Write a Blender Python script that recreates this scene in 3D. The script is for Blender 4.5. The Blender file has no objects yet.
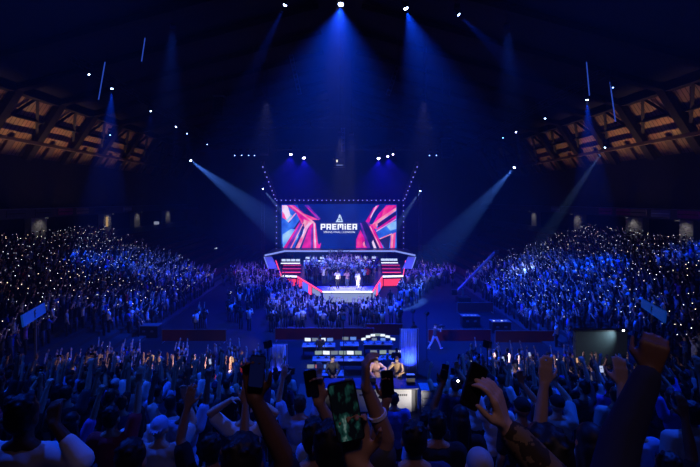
import bpy, bmesh, math, random
import numpy as np
from mathutils import Vector, Matrix, Euler
random.seed(7)
R = math.radians
SC = bpy.context.scene
COL = SC.collection
F, CX, CY, H = 417.0, 340.0, 200.0, 10.0      # focal length in px, vanishing point, camera height

def P(px, py, D):
    "pixel at distance D down the hall -> point in the hall"
    return Vector(((px - CX) * D / F, D, H - (py - CY) * D / F))

# ------------------------------------------------------------------ materials
MATS = {}
def mat(name, col, rough=0.7, metal=0.0, emit=None, strength=0.0, noise=0.12, scale=9.0, sample=False, spec=0.3):
    if name in MATS: return MATS[name]
    m = bpy.data.materials.new(name); m.use_nodes = True
    nt = m.node_tree; b = nt.nodes['Principled BSDF']
    b.inputs['Roughness'].default_value = rough
    b.inputs['Metallic'].default_value = metal
    b.inputs['Specular IOR Level'].default_value = spec
    if noise > 0:
        tc = nt.nodes.new('ShaderNodeTexCoord'); n = nt.nodes.new('ShaderNodeTexNoise')
        n.inputs['Scale'].default_value = scale
        r = nt.nodes.new('ShaderNodeValToRGB')
        r.color_ramp.elements[0].color = (*[c * (1 - noise) for c in col], 1)
        r.color_ramp.elements[1].color = (*[min(1, c * (1 + noise)) for c in col], 1)
        nt.links.new(tc.outputs['Object'], n.inputs['Vector'])
        nt.links.new(n.outputs['Fac'], r.inputs['Fac'])
        nt.links.new(r.outputs['Color'], b.inputs['Base Color'])
    else:
        b.inputs['Base Color'].default_value = (*col, 1)
    if emit:
        b.inputs['Emission Color'].default_value = (*emit, 1)
        b.inputs['Emission Strength'].default_value = strength
        m.cycles.emission_sampling = 'AUTO' if sample else 'NONE'
    MATS[name] = m
    return m

def glow(name, col, strength, sample=False):
    return mat(name, (0.02, 0.02, 0.02), 0.4, emit=col, strength=strength, noise=0, sample=sample)

BLACK = mat('black_metal', (0.012, 0.012, 0.014), 0.5)
STEEL = mat('grey_steel', (0.16, 0.16, 0.17), 0.45, 0.6)
GREYM = mat('grey_paint', (0.22, 0.22, 0.23), 0.6)
WHITEP = mat('white_paint', (0.75, 0.75, 0.77), 0.5)
CONC = mat('grey_concrete', (0.13, 0.13, 0.135), 0.85, scale=2.0)
DARKC = mat('dark_concrete', (0.022, 0.022, 0.025), 0.85, scale=2.0)
REDF = mat('dark_red_fabric', (0.13, 0.008, 0.014), 0.9)
GLASSB = mat('black_glass', (0.01, 0.01, 0.012), 0.15, noise=0, spec=0.5)

# ------------------------------------------------------------------ mesh helpers
class MB:
    def __init__(s): s.bm = bmesh.new()
    def box(s, c, size, rot=None):
        m = Matrix.Translation(c) @ (rot.to_4x4() if rot is not None else Matrix()) @ Matrix.Diagonal((*size, 1))
        bmesh.ops.create_cube(s.bm, size=1, matrix=m); return s
    def bar(s, a, b, w, h=None, up=(0, 0, 1)):
        a, b = Vector(a), Vector(b); d = b - a
        L = d.length
        if L < 1e-6: return s
        z = d / L; u = Vector(up)
        if abs(z.dot(u)) > 0.99: u = Vector((1, 0, 0))
        x = u.cross(z).normalized(); y = z.cross(x)
        rot = Matrix((x, y, z)).transposed().to_4x4()
        m = Matrix.Translation((a + b) / 2) @ rot @ Matrix.Diagonal((w, h or w, L, 1))
        bmesh.ops.create_cube(s.bm, size=1, matrix=m); return s
    def tube(s, a, b, r, r2=None, n=10):
        a, b = Vector(a), Vector(b); d = b - a
        q = d.to_track_quat('Z', 'Y').to_matrix().to_4x4()
        bmesh.ops.create_cone(s.bm, cap_ends=True, segments=n, radius1=r, radius2=r if r2 is None else r2, depth=d.length,
                              matrix=Matrix.Translation((a + b) / 2) @ q); return s
    def ball(s, c, r, sub=2, rot=None):
        rr = r if hasattr(r, '__len__') else (r, r, r)
        m = Matrix.Translation(c) @ (rot.to_4x4() if rot is not None else Matrix()) @ Matrix.Diagonal((*rr, 1))
        bmesh.ops.create_icosphere(s.bm, subdivisions=sub, radius=1, matrix=m); return s
    def cap(s, a, b, r1, r2, n=12):
        s.tube(a, b, r1, r2, n); s.ball(a, r1 * 1.0, 2); s.ball(b, r2 * 1.0, 2); return s
    def prism(s, pts, depth_vec):
        "extruded polygon"
        v = [s.bm.verts.new(Vector(p)) for p in pts]
        w = [s.bm.verts.new(Vector(p) + Vector(depth_vec)) for p in pts]
        n = len(pts)
        s.bm.faces.new(v); s.bm.faces.new(w[::-1])
        for i in range(n): s.bm.faces.new((v[i], w[i], w[(i + 1) % n], v[(i + 1) % n]))
        return s
    def mesh(s, name, mats, smooth=False):
        bmesh.ops.recalc_face_normals(s.bm, faces=s.bm.faces[:])
        me = bpy.data.meshes.new(name); s.bm.to_mesh(me); s.bm.free()
        for m in (mats if isinstance(mats, (list, tuple)) else [mats]): me.materials.append(m)
        if smooth: me.polygons.foreach_set('use_smooth', [True] * len(me.polygons))
        return me
    def build(s, name, mats, parent=None, smooth=False, bevel=0):
        o = bpy.data.objects.new(name, s.mesh(name, mats, smooth)); COL.objects.link(o)
        if parent is not None: o.parent = parent
        if bevel:
            b = o.modifiers.new('edge', 'BEVEL'); b.width = bevel; b.segments = 2; b.limit_method = 'ANGLE'
        return o

def tag(o, label=None, cat=None, group=None, kind=None):
    if label: o['label'] = label
    if cat: o['category'] = cat
    if group: o['group'] = group
    if kind: o['kind'] = kind
    return o

def empty(name, loc, rot=(0, 0, 0), label=None, cat=None, group=None):
    o = bpy.data.objects.new(name, None); COL.objects.link(o)
    o.location = loc; o.rotation_euler = rot; o.empty_display_size = 0.2
    return tag(o, label, cat, group)

def struct(o, label=None):
    o['kind'] = 'structure'
    if label: o['label'] = label
    return o

def kids(o): return [c for c in bpy.data.objects if c.parent == o]

def copy_tree(o, ch=None):
    c = o.copy(); COL.objects.link(c)
    for k in (ch if ch is not None else kids(o)):
        d = k.copy(); d.parent = c; COL.objects.link(d)
        for g in [x for x in bpy.data.objects if x.parent == k]:
            e = g.copy(); e.parent = d; COL.objects.link(e)
    return c

# ------------------------------------------------------------------ camera, world, view
cd = bpy.data.cameras.new('camera'); cam = bpy.data.objects.new('camera', cd); COL.objects.link(cam)
cam.location = (0, 0, H); cam.rotation_euler = (R(90), 0, 0)
cd.sensor_width = 36; cd.lens = F / 700 * 36
cd.shift_x = (350 - CX) / 700; cd.shift_y = -(233.5 - CY) / 700
cd.clip_start = 0.05; cd.clip_end = 400
SC.camera = cam
SC.view_settings.view_transform = 'Standard'; SC.view_settings.look = 'None'
SC.view_settings.gamma = 1; SC.view_settings.exposure = 0.0
SC.view_settings.use_curve_mapping = False
SC.cycles.use_denoising = True
SC.cycles.max_bounces = 4; SC.cycles.diffuse_bounces = 2; SC.cycles.glossy_bounces = 2
SC.cycles.volume_bounces = 0; SC.cycles.transparent_max_bounces = 4
SC.cycles.sample_clamp_indirect = 3.0
w = bpy.data.worlds.new('hall_air'); SC.world = w; w.use_nodes = True
nt = w.node_tree
nt.nodes['Background'].inputs['Color'].default_value = (0.001, 0.0015, 0.004, 1)
nt.nodes['Background'].inputs['Strength'].default_value = 0.0
vs = nt.nodes.new('ShaderNodeVolumeScatter')
vs.inputs['Density'].default_value = 0.0016
vs.inputs['Anisotropy'].default_value = 0.25
nt.links.new(vs.outputs['Volume'], nt.nodes['World Output'].inputs['Volume'])

def spot(name, loc, target, power, col, deg, blend=0.35, size=0.12, vol=True):
    l = bpy.data.lights.new(name, 'SPOT'); l.energy = power; l.color = col
    l.spot_size = R(deg); l.spot_blend = blend; l.shadow_soft_size = size
    o = bpy.data.objects.new(name, l); COL.objects.link(o); o.location = loc
    o.rotation_euler = (Vector(target) - Vector(loc)).to_track_quat('-Z', 'Y').to_euler()
    return o

# ------------------------------------------------------------------ shell of the hall
FLOORM = mat('dark_floor_vinyl', (0.012, 0.012, 0.015), 0.75, scale=0.8, spec=.08)
fl = MB().box((0, 42, -0.1), (84, 104, 0.2)).build('floor', FLOORM); struct(fl)
WALLM = mat('dark_wall_paint', (0.03, 0.03, 0.035), 0.85, scale=0.6)
YF = 93.0; XW = 34.0
for s, side in ((-1, 'left'), (1, 'right')):
    struct(MB().box((s * (XW + 0.2), 42, 7.4), (0.4, 104, 15.0)).build('wall_' + side, WALLM))
struct(MB().box((0, YF + 0.2, 14), (70, 0.4, 30)).build('wall_far', WALLM))
struct(MB().box((0, -9.8, 14), (70, 0.4, 30)).build('wall_near', WALLM))
# roof: steep boarded flanks above the eaves, flatter dark slopes to the ridge
def boards():
    m = bpy.data.materials.new('tan_roof_boarding'); m.use_nodes = True
    nt = m.node_tree; b = nt.nodes['Principled BSDF']
    tc = nt.nodes.new('ShaderNodeTexCoord')
    wv = nt.nodes.new('ShaderNodeTexWave'); wv.wave_type = 'BANDS'; wv.bands_direction = 'Y'
    wv.inputs['Scale'].default_value = 0.62; wv.inputs['Distortion'].default_value = 0.0
    rp = nt.nodes.new('ShaderNodeValToRGB'); rp.color_ramp.elements[0].position = 0.02; rp.color_ramp.elements[1].position = 0.12
    rp.color_ramp.elements[0].color = (0.05, 0.025, 0.015, 1); rp.color_ramp.elements[1].color = (0.42, 0.25, 0.14, 1)
    nt.links.new(tc.outputs['Object'], wv.inputs['Vector']); nt.links.new(wv.outputs['Fac'], rp.inputs['Fac'])
    n = nt.nodes.new('ShaderNodeTexNoise'); n.inputs['Scale'].default_value = 0.5
    mx = nt.nodes.new('ShaderNodeMix'); mx.data_type = 'RGBA'; mx.blend_type = 'MULTIPLY'; mx.inputs['Factor'].default_value = 0.6
    nt.links.new(tc.outputs['Object'], n.inputs['Vector'])
    nt.links.new(rp.outputs['Color'], mx.inputs[6]); nt.links.new(n.outputs['Color'], mx.inputs[7])
    nt.links.new(mx.outputs[2], b.inputs['Base Color']); b.inputs['Roughness'].default_value = 0.8
    return m
BOARD = boards()
ROOFD = mat('dark_roof_lining', (0.02, 0.02, 0.022), 0.9, scale=0.7)
EZ, TX, TZ, RZ = 14.65, 30.2, 20.6, 29.0
me = bpy.data.meshes.new('ceiling')
ys = (-10, YF + 0.4)
vv = []
for y in ys:
    vv += [(-XW, y, EZ), (-TX, y, TZ), (0, y, RZ), (TX, y, TZ), (XW, y, EZ)]
fc = [(i, i + 1, i + 6, i + 5) for i in range(4)]
me.from_pydata(vv, [], fc)
for m in (BOARD, ROOFD): me.materials.append(m)
me.polygons.foreach_set('material_index', [0, 1, 1, 0])
ce = bpy.data.objects.new('ceiling', me); COL.objects.link(ce); struct(ce)
sm = ce.modifiers.new('thick', 'SOLIDIFY'); sm.thickness = 0.3; sm.offset = 1

# roof frames: one thing per bay line and side, with braces between
RIBM = mat('dark_roof_steel', (0.014, 0.011, 0.010), 0.8)
RAILM = mat('brown_roof_rail', (0.10, 0.065, 0.05), 0.7)
def on_flank(s, y, t, off=0.25):
    "t = 0 at the eaves, 1 at the knee; off = distance towards the hall"
    n = Vector((-s * (TZ - EZ), 0, -(XW - TX))).normalized()
    return Vector((s * (XW + (TX - XW) * t), y, EZ + (TZ - EZ) * t)) + n * off
RIBY = [32.6 + 6.0 * i for i in range(10)]
ordw = ['first', 'second', 'third', 'fourth', 'fifth', 'sixth', 'seventh', 'eighth', 'ninth', 'tenth', 'eleventh', 'twelfth']
for s, side in ((-1, 'left'), (1, 'right')):
    for i, y in enumerate(RIBY):
        r = empty('roof_frame', on_flank(s, y, 0, 0.4), label='dark steel roof frame on the %s flank, %s counted from the camera' % (side, ordw[i]), cat='roof frame', group='roof frames')
        L = r.location
        MB().bar(on_flank(s, y, 0.0, .55) - L, on_flank(s, y, 1.0, .55) - L, 0.55, 0.9, up=(0, 1, 0)).build('rib', RIBM, r)
        MB().bar(on_flank(s, y, 1.0, .5) - L, Vector((s * 2, y, RZ - 1.2)) - L, 0.5, 0.8, up=(0, 1, 0)).build('rafter', RIBM, r)
        if i < len(RIBY) - 1:
            y2 = RIBY[i + 1]; ym = (y + y2) / 2
            b1 = MB(); b1.bar(on_flank(s, y + .3, .42) - L, on_flank(s, ym, .95) - L, .26); b1.build('brace', RIBM, r)
            b1 = MB(); b1.bar(on_flank(s, y2 - .3, .42) - L, on_flank(s, ym, .95) - L, .26); b1.build('brace', RIBM, r)
            b1 = MB(); b1.bar(on_flank(s, y, .62) - L, on_flank(s, y2, .62) - L, .3); b1.build('purlin', RIBM, r)
            b1 = MB(); b1.bar(on_flank(s, y, .98) - L, on_flank(s, y2, .98) - L, .8); b1.build('purlin', RIBM, r)
            b1 = MB(); b1.bar(on_flank(s, y, .30, .8) - L, on_flank(s, y2, .30, .8) - L, .34); b1.build('rail', RAILM, r)
            b1 = MB(); b1.bar(on_flank(s, ym, .02) - L, on_flank(s, ym, .30) - L, .8, .25); b1.build('stud', RAILM, r)

# balcony slab, fascia, concourse piers
for s, side in ((-1, 'left'), (1, 'right')):
    bx = MB(); bx.box((s * 32.6, 55, 8.35), (2.8, 74, 0.3)).build('trim_1', DARKC)['kind'] = 'structure'
    o = MB().box((s * 31.25, 55, 8.62), (0.12, 74, 0.95)).build('trim_2', mat('fascia_paint', (0.09, 0.085, 0.10), 0.6, scale=0.5)); struct(o)
    o = MB().box((s * 31.15, 55, 8.62 + 0.5), (0.3, 74, 0.06)).build('trim_3', GREYM); struct(o)
    o = MB().box((s * 31.9, 55, 5.2), (0.2, 74, 1.1)).build('trim_4', CONC); struct(o)
    # piers behind the top row
    pl = [(36, 18), (105, 12), (135, 10), (166, 10)] if s < 0 else [(536, 9), (580, 11), (637, 20), (690, 14)]
    for k, (px, wpx) in enumerate(pl):
        D = s * 32.6 * F / (px - CX); wd = wpx * D / F * 1.2
        pr = MB().box((s * 32.6, D, 6.7), (0.7, wd, 3.0)).build('wall_pier', mat('pier_paint', (0.30, 0.29, 0.28), 0.8), None)
        struct(pr)
        t = empty('added_pier_lamp', (s * 31.5, D + .1, 8.12), label='added dim lamp under the %s balcony, over the %s pier from the camera' % (side, ordw[k]), cat='lamp', group='added lamps under the balconies')  # lamps added under the slab to brighten the piers
        MB().box((0, 0, .07), (.08, .3, .06)).build('hanging_bracket', BLACK, t); MB().box((0, 0, 0), (.16, .5, .1)).build('housing', BLACK, t); MB().box((0, 0, -.055), (.1, .4, .02)).build('diffuser', glow('lamp_dim_white', (.9, .85, .8), .5), t)
        spot('lamp', (s * 31.45, D + .1, 8.0), (s * 32.3, D, 6.5), 30, (1.0, .93, .88), 120, 1.0, .2)
    # advert / sign boards on the fascia
    sg = ([(17, 'dark'), (44, 'dark'), (66, 'pink'), (83, 'tan'), (101, 'dark'), (128, 'grey')] if s < 0 else [(555, 'grey'), (605, 'pink'), (623, 'pink'), (638, 'tan'), (660, 'grey'), (688, 'pink')])
    cols = {'dark': (0.06, 0.06, 0.09), 'pink': (0.35, 0.03, 0.16), 'tan': (0.35, 0.25, 0.15), 'grey': (0.25, 0.25, 0.33)}
    for k, (px, c) in enumerate(sg):
        D = s * 31.1 * F / (px - CX)
        o = MB().box((0, 0, 0), (0.08, 2.4, 0.7)).build('balcony_sign', mat('board_' + c, cols[c], 0.5), bevel=0.02)
        MB().box((-s * 0.045, 0, 0), (0.02, 2.2, 0.08)).build('stripe', WHITEP if c == 'grey' else BLACK, o)
        o.location = (s * 31.145, D, 8.68)
        tag(o, '%s sign board on the %s balcony front, %s counted from the camera' % (c, side, ordw[k]), 'sign board', 'boards on the balcony fronts')

# stands: stepped concrete
def stepped(name, n, f, struct_mat):
    mb = MB()
    for i in range(n): f(mb, i)
    return struct(mb.build(name, struct_mat))
SROW, SRISE, SX0, SZ0, SN = 0.85, 0.25, 14.0, 0.2, 20
def side_z(ax): return SZ0 + SRISE * max(0, min(SN - 1, int((ax - SX0) / SROW)))
for s, side in ((-1, 'left'), (1, 'right')):
    def f(mb, i):
        x = SX0 + SROW * (i + 0.5); z = SZ0 + SRISE * i
        y0 = 19 if i < 19 else 19
        mb.box((s * x, (y0 + 78) / 2, z / 2), (SROW, 78 - y0, z))
    stepped('floor_%s_stand' % side, SN, f, DARKC)
NROW, NRISE = 0.85, 0.30
def near_z(i): return 6.35 - (NRISE if i >= 0 else .38) * i
def near_y(i): return 3.5 + NROW * i
CAST_X0, CAST_X1 = -1.9, 4.2
def f(mb, i):
    i -= 6
    z = near_z(i); y = near_y(i)
    for x0, x1 in (((-24, CAST_X0), (CAST_X1, 24)) if y > 13.2 else ((-24, 24),)):
        mb.box(((x0 + x1) / 2, y, z / 2), (x1 - x0, NROW, z))
stepped('floor_near_stand', 22, f, DARKC)
# ------------------------------------------------------------------ stage
WARMP = 62
STG = mat('stage_black_gloss', (0.02, 0.02, 0.025), 0.3, scale=3)
st = empty('stage', (0, 50, 0), label='raised black stage with pointed front and glowing pink and white edges', cat='stage')
plan = [(-1.7, 40), (3.1, 40), (4.9, 48), (7.3, 48.3), (9.5, 60.5), (-9.3, 60.5), (-6.8, 48.3), (-4.95, 48)]
L0 = st.location
ZS = 1.2
MB().prism([(x, y - 50, 0.0) for x, y in plan], (0, 0, ZS)).build('platform', STG, st)
MB().prism([(-1.55, -9.85, ZS), (2.95, -9.85, ZS), (3.5, -7.6, ZS), (-2.35, -7.6, ZS)], (0, 0, .012)).build('deck_lit_patch', mat('deck_painted_light', (.55, .56, .60), .45), st)  # pale patch laid on the black deck in place of white-lit floor
PINK = glow('led_pink', (1.0, 0.05, 0.16), 2.2); WHT = glow('led_white', (0.75, 0.82, 1.0), 2.2)
BLU = glow('led_blue', (0.05, 0.12, 1.0), 1.6); PALE = glow('led_pale_blue', (0.45, 0.55, 0.95), 0.55)
REDL = glow('led_red', (0.9, 0.04, 0.10), 1.2)
edges = [(0, 1, WHT, .07), (1, 2, PINK, .06), (2, 3, WHT, .09), (3, 4, PINK, .06), (5, 6, PINK, .06), (6, 7, WHT, .09), (7, 0, PINK, .06)]
for a, b, m, h in edges:
    p, q = Vector((plan[a][0], plan[a][1] - 50.06, ZS)), Vector((plan[b][0], plan[b][1] - 50.06, ZS))
    MB().bar(p, q, .07, h * 2).build('led_edge', m, st)
# lit skirts
def skirt(a, t0, t1, m, z0=.2, z1=1.05):
    p, q = Vector((*plan[a], 0)), Vector((*plan[(a + 1) % len(plan)], 0))
    d = q - p; n = Vector((d.y, -d.x, 0)).normalized() * .03
    a1, b1 = p + d * t0 + n - Vector((0, 50, 0)), p + d * t1 + n - Vector((0, 50, 0))
    MB().prism([a1 + Vector((0, 0, z0)), b1 + Vector((0, 0, z0)), b1 + Vector((0, 0, z1)), a1 + Vector((0, 0, z1))], n * .6).build('skirt_panel', m, st)
skirt(0, .02, .98, PALE)
skirt(7, .03, .25, REDL); skirt(7, .27, .5, BLU); skirt(7, .52, .62, PINK); skirt(7, .66, .95, PALE, .5)
skirt(1, .03, .3, PALE, .5); skirt(1, .33, .45, PINK); skirt(1, .5, .72, BLU); skirt(1, .74, .97, REDL)
skirt(6, .05, .95, REDL, .1, .9); skirt(2, .05, .95, REDL, .1, .9)
# red-lit ramps at the outer corners
for s, side in ((-1, 'left'), (1, 'right')):
    x0 = -5.75 if s < 0 else 6.1
    rp = empty('stage_ramp', (x0, 49.6, ZS + .006), label='red-lit stepped ramp on the %s wing of the stage' % side, cat='ramp', group='stage ramps')
    for k in range(3):
        MB().box((s * .05 * k, k * .9, .12 + .14 * k), (2.2, .8, .24 + .28 * k)).build('step', mat('red_step', (.25, .03, .05), .6), rp)
        MB().bar((s * .05 * k - 1.1, k * .9 - .42, .26 + .28 * k), (s * .05 * k + 1.1, k * .9 - .42, .26 + .28 * k), .05).build('step_light', PINK if k == 0 else REDL, rp)

# team desks with monitors
def desk(x0, x1, y, lab):
    d = empty('team_desk', ((x0 + x1) / 2, y, ZS), label=lab, cat='desk', group='team desks on the stage')
    w_ = x1 - x0
    MB().box((0, 0, .88), (w_, .8, .06)).build('desk_top', BLACK, d)
    MB().box((0, -.36, .44), (w_ - .1, .06, .84)).build('front_panel', BLACK, d)
    MB().box((0, -.42, .88), (w_, .05, .09)).build('edge_light', WHT, d)
    for q in (-1, 1): MB().box((q * (w_ / 2 - .05), 0, .43), (.06, .7, .85)).build('side_panel', BLACK, d)
    return d
MON_SCR = glow('monitor_screen_pale', (0.62, 0.75, 1.0), 1.0)
def monitor(loc, rotz, lab, group, wd=.55, scr=MON_SCR, name='monitor'):
    o = MB().box((0, 0, .30), (wd, .04, wd * .58)).build(name, BLACK); o.location = loc; o.rotation_euler.z = rotz
    MB().box((0, .015, .07), (.05, .03, .16)).build('stand', BLACK, o)
    MB().box((0, 0, .0075), (.22, .16, .015)).build('foot', BLACK, o)
    MB().box((0, -.022, .30), (wd - .04, .006, wd * .58 - .04)).build('screen', scr, o)
    return tag(o, lab, 'monitor', group)
dk = [(-7.4, -5.0, 52.6, 'left outer'), (-4.7, -1.9, 54.6, 'left inner'), (1.8, 5.0, 55.0, 'right inner'), (5.2, 7.3, 53.0, 'right outer')]
for x0, x1, y, nm in dk:
    desk(x0, x1, y, '%s team desk on stage with a white glowing front edge' % nm)
    n = 4 if 'outer' in nm else 3
    for k in range(n):
        monitor((x0 + (k + .5) * (x1 - x0) / n, y, ZS + .91), random.uniform(-.1, .1), 'glowing monitor %s from left on the %s team desk of the stage' % (ordw[k], nm), 'monitors on the team desks')

# ledge under the screen
lg = empty('stage_canopy', (0, 59, 2.75), label='wide ledge below the big screen with pale blue lit front edge', cat='canopy')
lp = [(-9.9, -4), (-7.9, .6), (7.9, .6), (9.9, -4), (9.9, 2.8), (-9.9, 2.8)]
MB().prism([(x, y, -.25) for x, y in lp], (0, 0, .3)).build('deck', mat('ledge_grey', (.10, .10, .12), .4), lg)
EDGE = glow('ledge_light', (0.28, 0.38, 1.0), 0.9)
for a, b in ((0, 1), (1, 2), (2, 3)):
    MB().bar((*[c for c in lp[a]], -.05), (*[c for c in lp[b]], -.05), .12, .2).build('edge_light', EDGE, lg)
for s, side in ((-1, 'left'), (1, 'right')):
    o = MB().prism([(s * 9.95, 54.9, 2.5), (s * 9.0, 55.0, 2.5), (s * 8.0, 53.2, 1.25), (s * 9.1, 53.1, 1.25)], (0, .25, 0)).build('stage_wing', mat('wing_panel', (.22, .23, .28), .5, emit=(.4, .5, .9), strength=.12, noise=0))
    MB().bar((s * 9.98, 54.85, 2.5), (s * 9.13, 53.05, 1.27), .07).build('trim', EDGE, o)
    tag(o, 'slanted grey-blue side panel at the %s end of the ledge' % side, 'panel', 'slanted stage side panels')

# ------------------------------------------------------------------ the big screen
SY = 62.0
def S(px, py, off=0.0): 
    v = P(px, py, SY); v.y = SY - off; return v
scr = empty('video_screen', S(339, 227), label='huge stage video screen reading premier between pink and blue shards', cat='screen')
SL = scr.location
o = MB().box((0, .35, 0), (17.6, .5, 7.1)).build('cabinet', BLACK, scr)
for q in (-7, 0, 7): MB().box((q, .9, (1.0 - SL.z) / 2), (.4, .5, SL.z + .99)).build('support_leg', BLACK, scr)
def wavy(name, c1, c2, st_, scale, axis='X'):
    m = bpy.data.materials.new(name); m.use_nodes = True; nt = m.node_tree; b = nt.nodes['Principled BSDF']
    tc = nt.nodes.new('ShaderNodeTexCoord'); n = nt.nodes.new('ShaderNodeTexNoise'); n.inputs['Scale'].default_value = scale
    r = nt.nodes.new('ShaderNodeValToRGB'); r.color_ramp.elements[0].position = .35; r.color_ramp.elements[1].position = .65
    r.color_ramp.elements[0].color = (*c1, 1); r.color_ramp.elements[1].color = (*c2, 1)
    nt.links.new(tc.outputs['Object'], n.inputs['Vector']); nt.links.new(n.outputs['Fac'], r.inputs['Fac'])
    nt.links.new(r.outputs['Color'], b.inputs['Emission Color']); b.inputs['Emission Strength'].default_value = st_
    b.inputs['Base Color'].default_value = (.01, .01, .01, 1); m.cycles.emission_sampling = 'NONE'
    return m
NAVY = wavy('screen_navy', (0.0, .010, .13), (.0, .020, .24), 1.0, .25)
NAVY.cycles.emission_sampling = 'FRONT'
SHC = {
 'blue': wavy('shard_blue', (.01, .05, .50), (.04, .22, .95), 1.0, .5),
 'sky': wavy('shard_sky', (.08, .35, 1.0), (.45, .75, 1.0), .9, .5),
 'pink': wavy('shard_pink', (.50, .0, .20), (1.0, .01, .36), 1.0, .6),
 'hot': wavy('shard_hot', (.85, .01, .20), (1.0, .10, .30), 1.0, .7),
 'salmon': wavy('shard_salmon', (1.0, .10, .30), (1.0, .50, .60), .95, .7),
 'pale': wavy('shard_pale', (1.0, .30, .62), (.95, .80, 1.0), .95, .7),
 'purple': wavy('shard_purple', (.10, .01, .30), (.30, .05, .60), .9, .6),
 'dark': wavy('shard_dark', (.002, .006, .06), (.02, .01, .12), 1.0, .5),
}
MB().prism([S(280.9, 203.9) - SL, S(397.2, 203.9) - SL, S(397.2, 249.6) - SL, S(280.9, 249.6) - SL], (0, .1, 0)).build('display', NAVY, scr)
def sh(pts, c, ox, oy, lay):
    q = [S(ox + x / 7.787, oy + y / 7.787, .02 + .012 * lay) - SL for x, y in pts]
    MB().prism(q, (0, .008, 0)).build('shard', SHC[c], scr)
LA = [
 ('blue', [(92, 70), (215, 70), (255, 200), (230, 300), (190, 404), (92, 404)]),
 ('dark', [(150, 200), (235, 150), (262, 190), (180, 330), (130, 404), (92, 404), (92, 330)]),
 ('blue', [(92, 180), (150, 210), (205, 150), (235, 180), (150, 300), (92, 380)]),
 ('sky', [(98, 300), (165, 255), (205, 262), (222, 320), (150, 404), (100, 400)]),
 ('sky', [(130, 130), (175, 150), (140, 205), (110, 175)]),
 ('pale', [(94, 72), (138, 72), (160, 150), (130, 185), (96, 160)]),
 ('hot', [(96, 118), (112, 140), (130, 186), (96, 168)]),
 ('purple', [(240, 185), (262, 190), (160, 404), (118, 404)]),
 ('pink', [(225, 215), (240, 205), (130, 404), (104, 404)]),
 ('salmon', [(262, 200), (268, 204), (168, 404), (158, 404)]),
 ('pink', [(128, 72), (190, 72), (350, 205), (318, 222), (250, 200), (205, 130)]),
 ('hot', [(195, 110), (300, 150), (388, 186), (330, 186), (250, 150)]),
 ('purple', [(268, 72), (300, 72), (396, 180), (370, 184)]),
 ('pink', [(285, 90), (300, 92), (392, 186), (350, 150)]),
 ('salmon', [(150, 72), (172, 72), (350, 206), (338, 212)]),
 ('hot', [(205, 128), (250, 185), (262, 240), (240, 200)]),
 ('salmon', [(262, 180), (338, 206), (300, 240), (232, 404), (200, 404), (270, 260)]),
 ('pale', [(300, 206), (322, 210), (246, 330), (262, 260)]),
 ('pink', [(312, 226), (336, 212), (322, 404), (248, 404)]),
 ('purple', [(322, 250), (334, 240), (330, 404), (318, 404)]),
 ('hot', [(338, 208), (356, 210), (378, 404), (336, 404)]),
 ('pale', [(340, 210), (349, 212), (362, 404), (346, 404)]),
 ('pink', [(366, 352), (384, 380), (398, 362), (390, 404), (372, 404)]),
 ('pale', [(198, 132), (206, 136), (146, 206), (140, 200)]),
]
for k, (c, p) in enumerate(LA): sh(p, c, 270, 196, k)
RA = [
 ('blue', [(300, 230), (470, 110), (478, 110), (478, 404), (370, 404)]),
 ('dark', [(198, 212), (240, 190), (285, 240), (375, 404), (255, 404)]),
 ('pink', [(164, 340), (198, 262), (236, 340), (228, 380), (262, 404), (164, 404)]),
 ('hot', [(172, 350), (198, 285), (214, 340), (204, 395), (172, 395)]),
 ('salmon', [(214, 372), (228, 350), (240, 400), (226, 400)]),
 ('purple', [(194, 208), (206, 212), (276, 404), (250, 404)]),
 ('pink', [(238, 198), (300, 92), (332, 72), (345, 72), (300, 130), (266, 208)]),
 ('pale', [(318, 76), (330, 76), (278, 172), (270, 168)]),
 ('purple', [(240, 200), (262, 206), (300, 240), (280, 260)]),
 ('pink', [(338, 140), (400, 72), (476, 72), (476, 108), (350, 198), (290, 222)]),
 ('hot', [(380, 100), (420, 72), (470, 72), (360, 170)]),
 ('salmon', [(286, 222), (350, 172), (476, 88), (476, 112), (362, 192), (318, 246), (296, 250)]),
 ('dark', [(330, 215), (476, 118), (476, 150), (335, 250)]),
 ('sky', [(400, 235), (440, 205), (476, 195), (476, 255), (430, 270)]),
 ('pale', [(318, 272), (474, 176), (474, 184), (322, 278)]),
 ('pink', [(474, 150), (474, 172), (330, 262), (330, 250)]),
 ('dark', [(340, 335), (430, 290), (420, 404), (385, 404)]),
 ('salmon', [(344, 330), (440, 290), (442, 298), (350, 336)]),
 ('hot', [(434, 300), (472, 282), (464, 404), (428, 404)]),
 ('salmon', [(440, 300), (454, 294), (446, 404), (434, 404)]),
 ('hot', [(272, 222), (312, 216), (330, 262), (300, 250)]),
 ('pink', [(262, 232), (290, 226), (375, 404), (345, 404)]),
 ('salmon', [(268, 236), (276, 234), (356, 404), (346, 404)]),
 ('pale', [(286, 360), (296, 340), (322, 404), (300, 404)]),
]
for k, (c, p) in enumerate(RA): sh(p, c, 335, 196, k)
LETTER = glow('letter_white', (0.92, 0.95, 1.0), 1.15)
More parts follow.
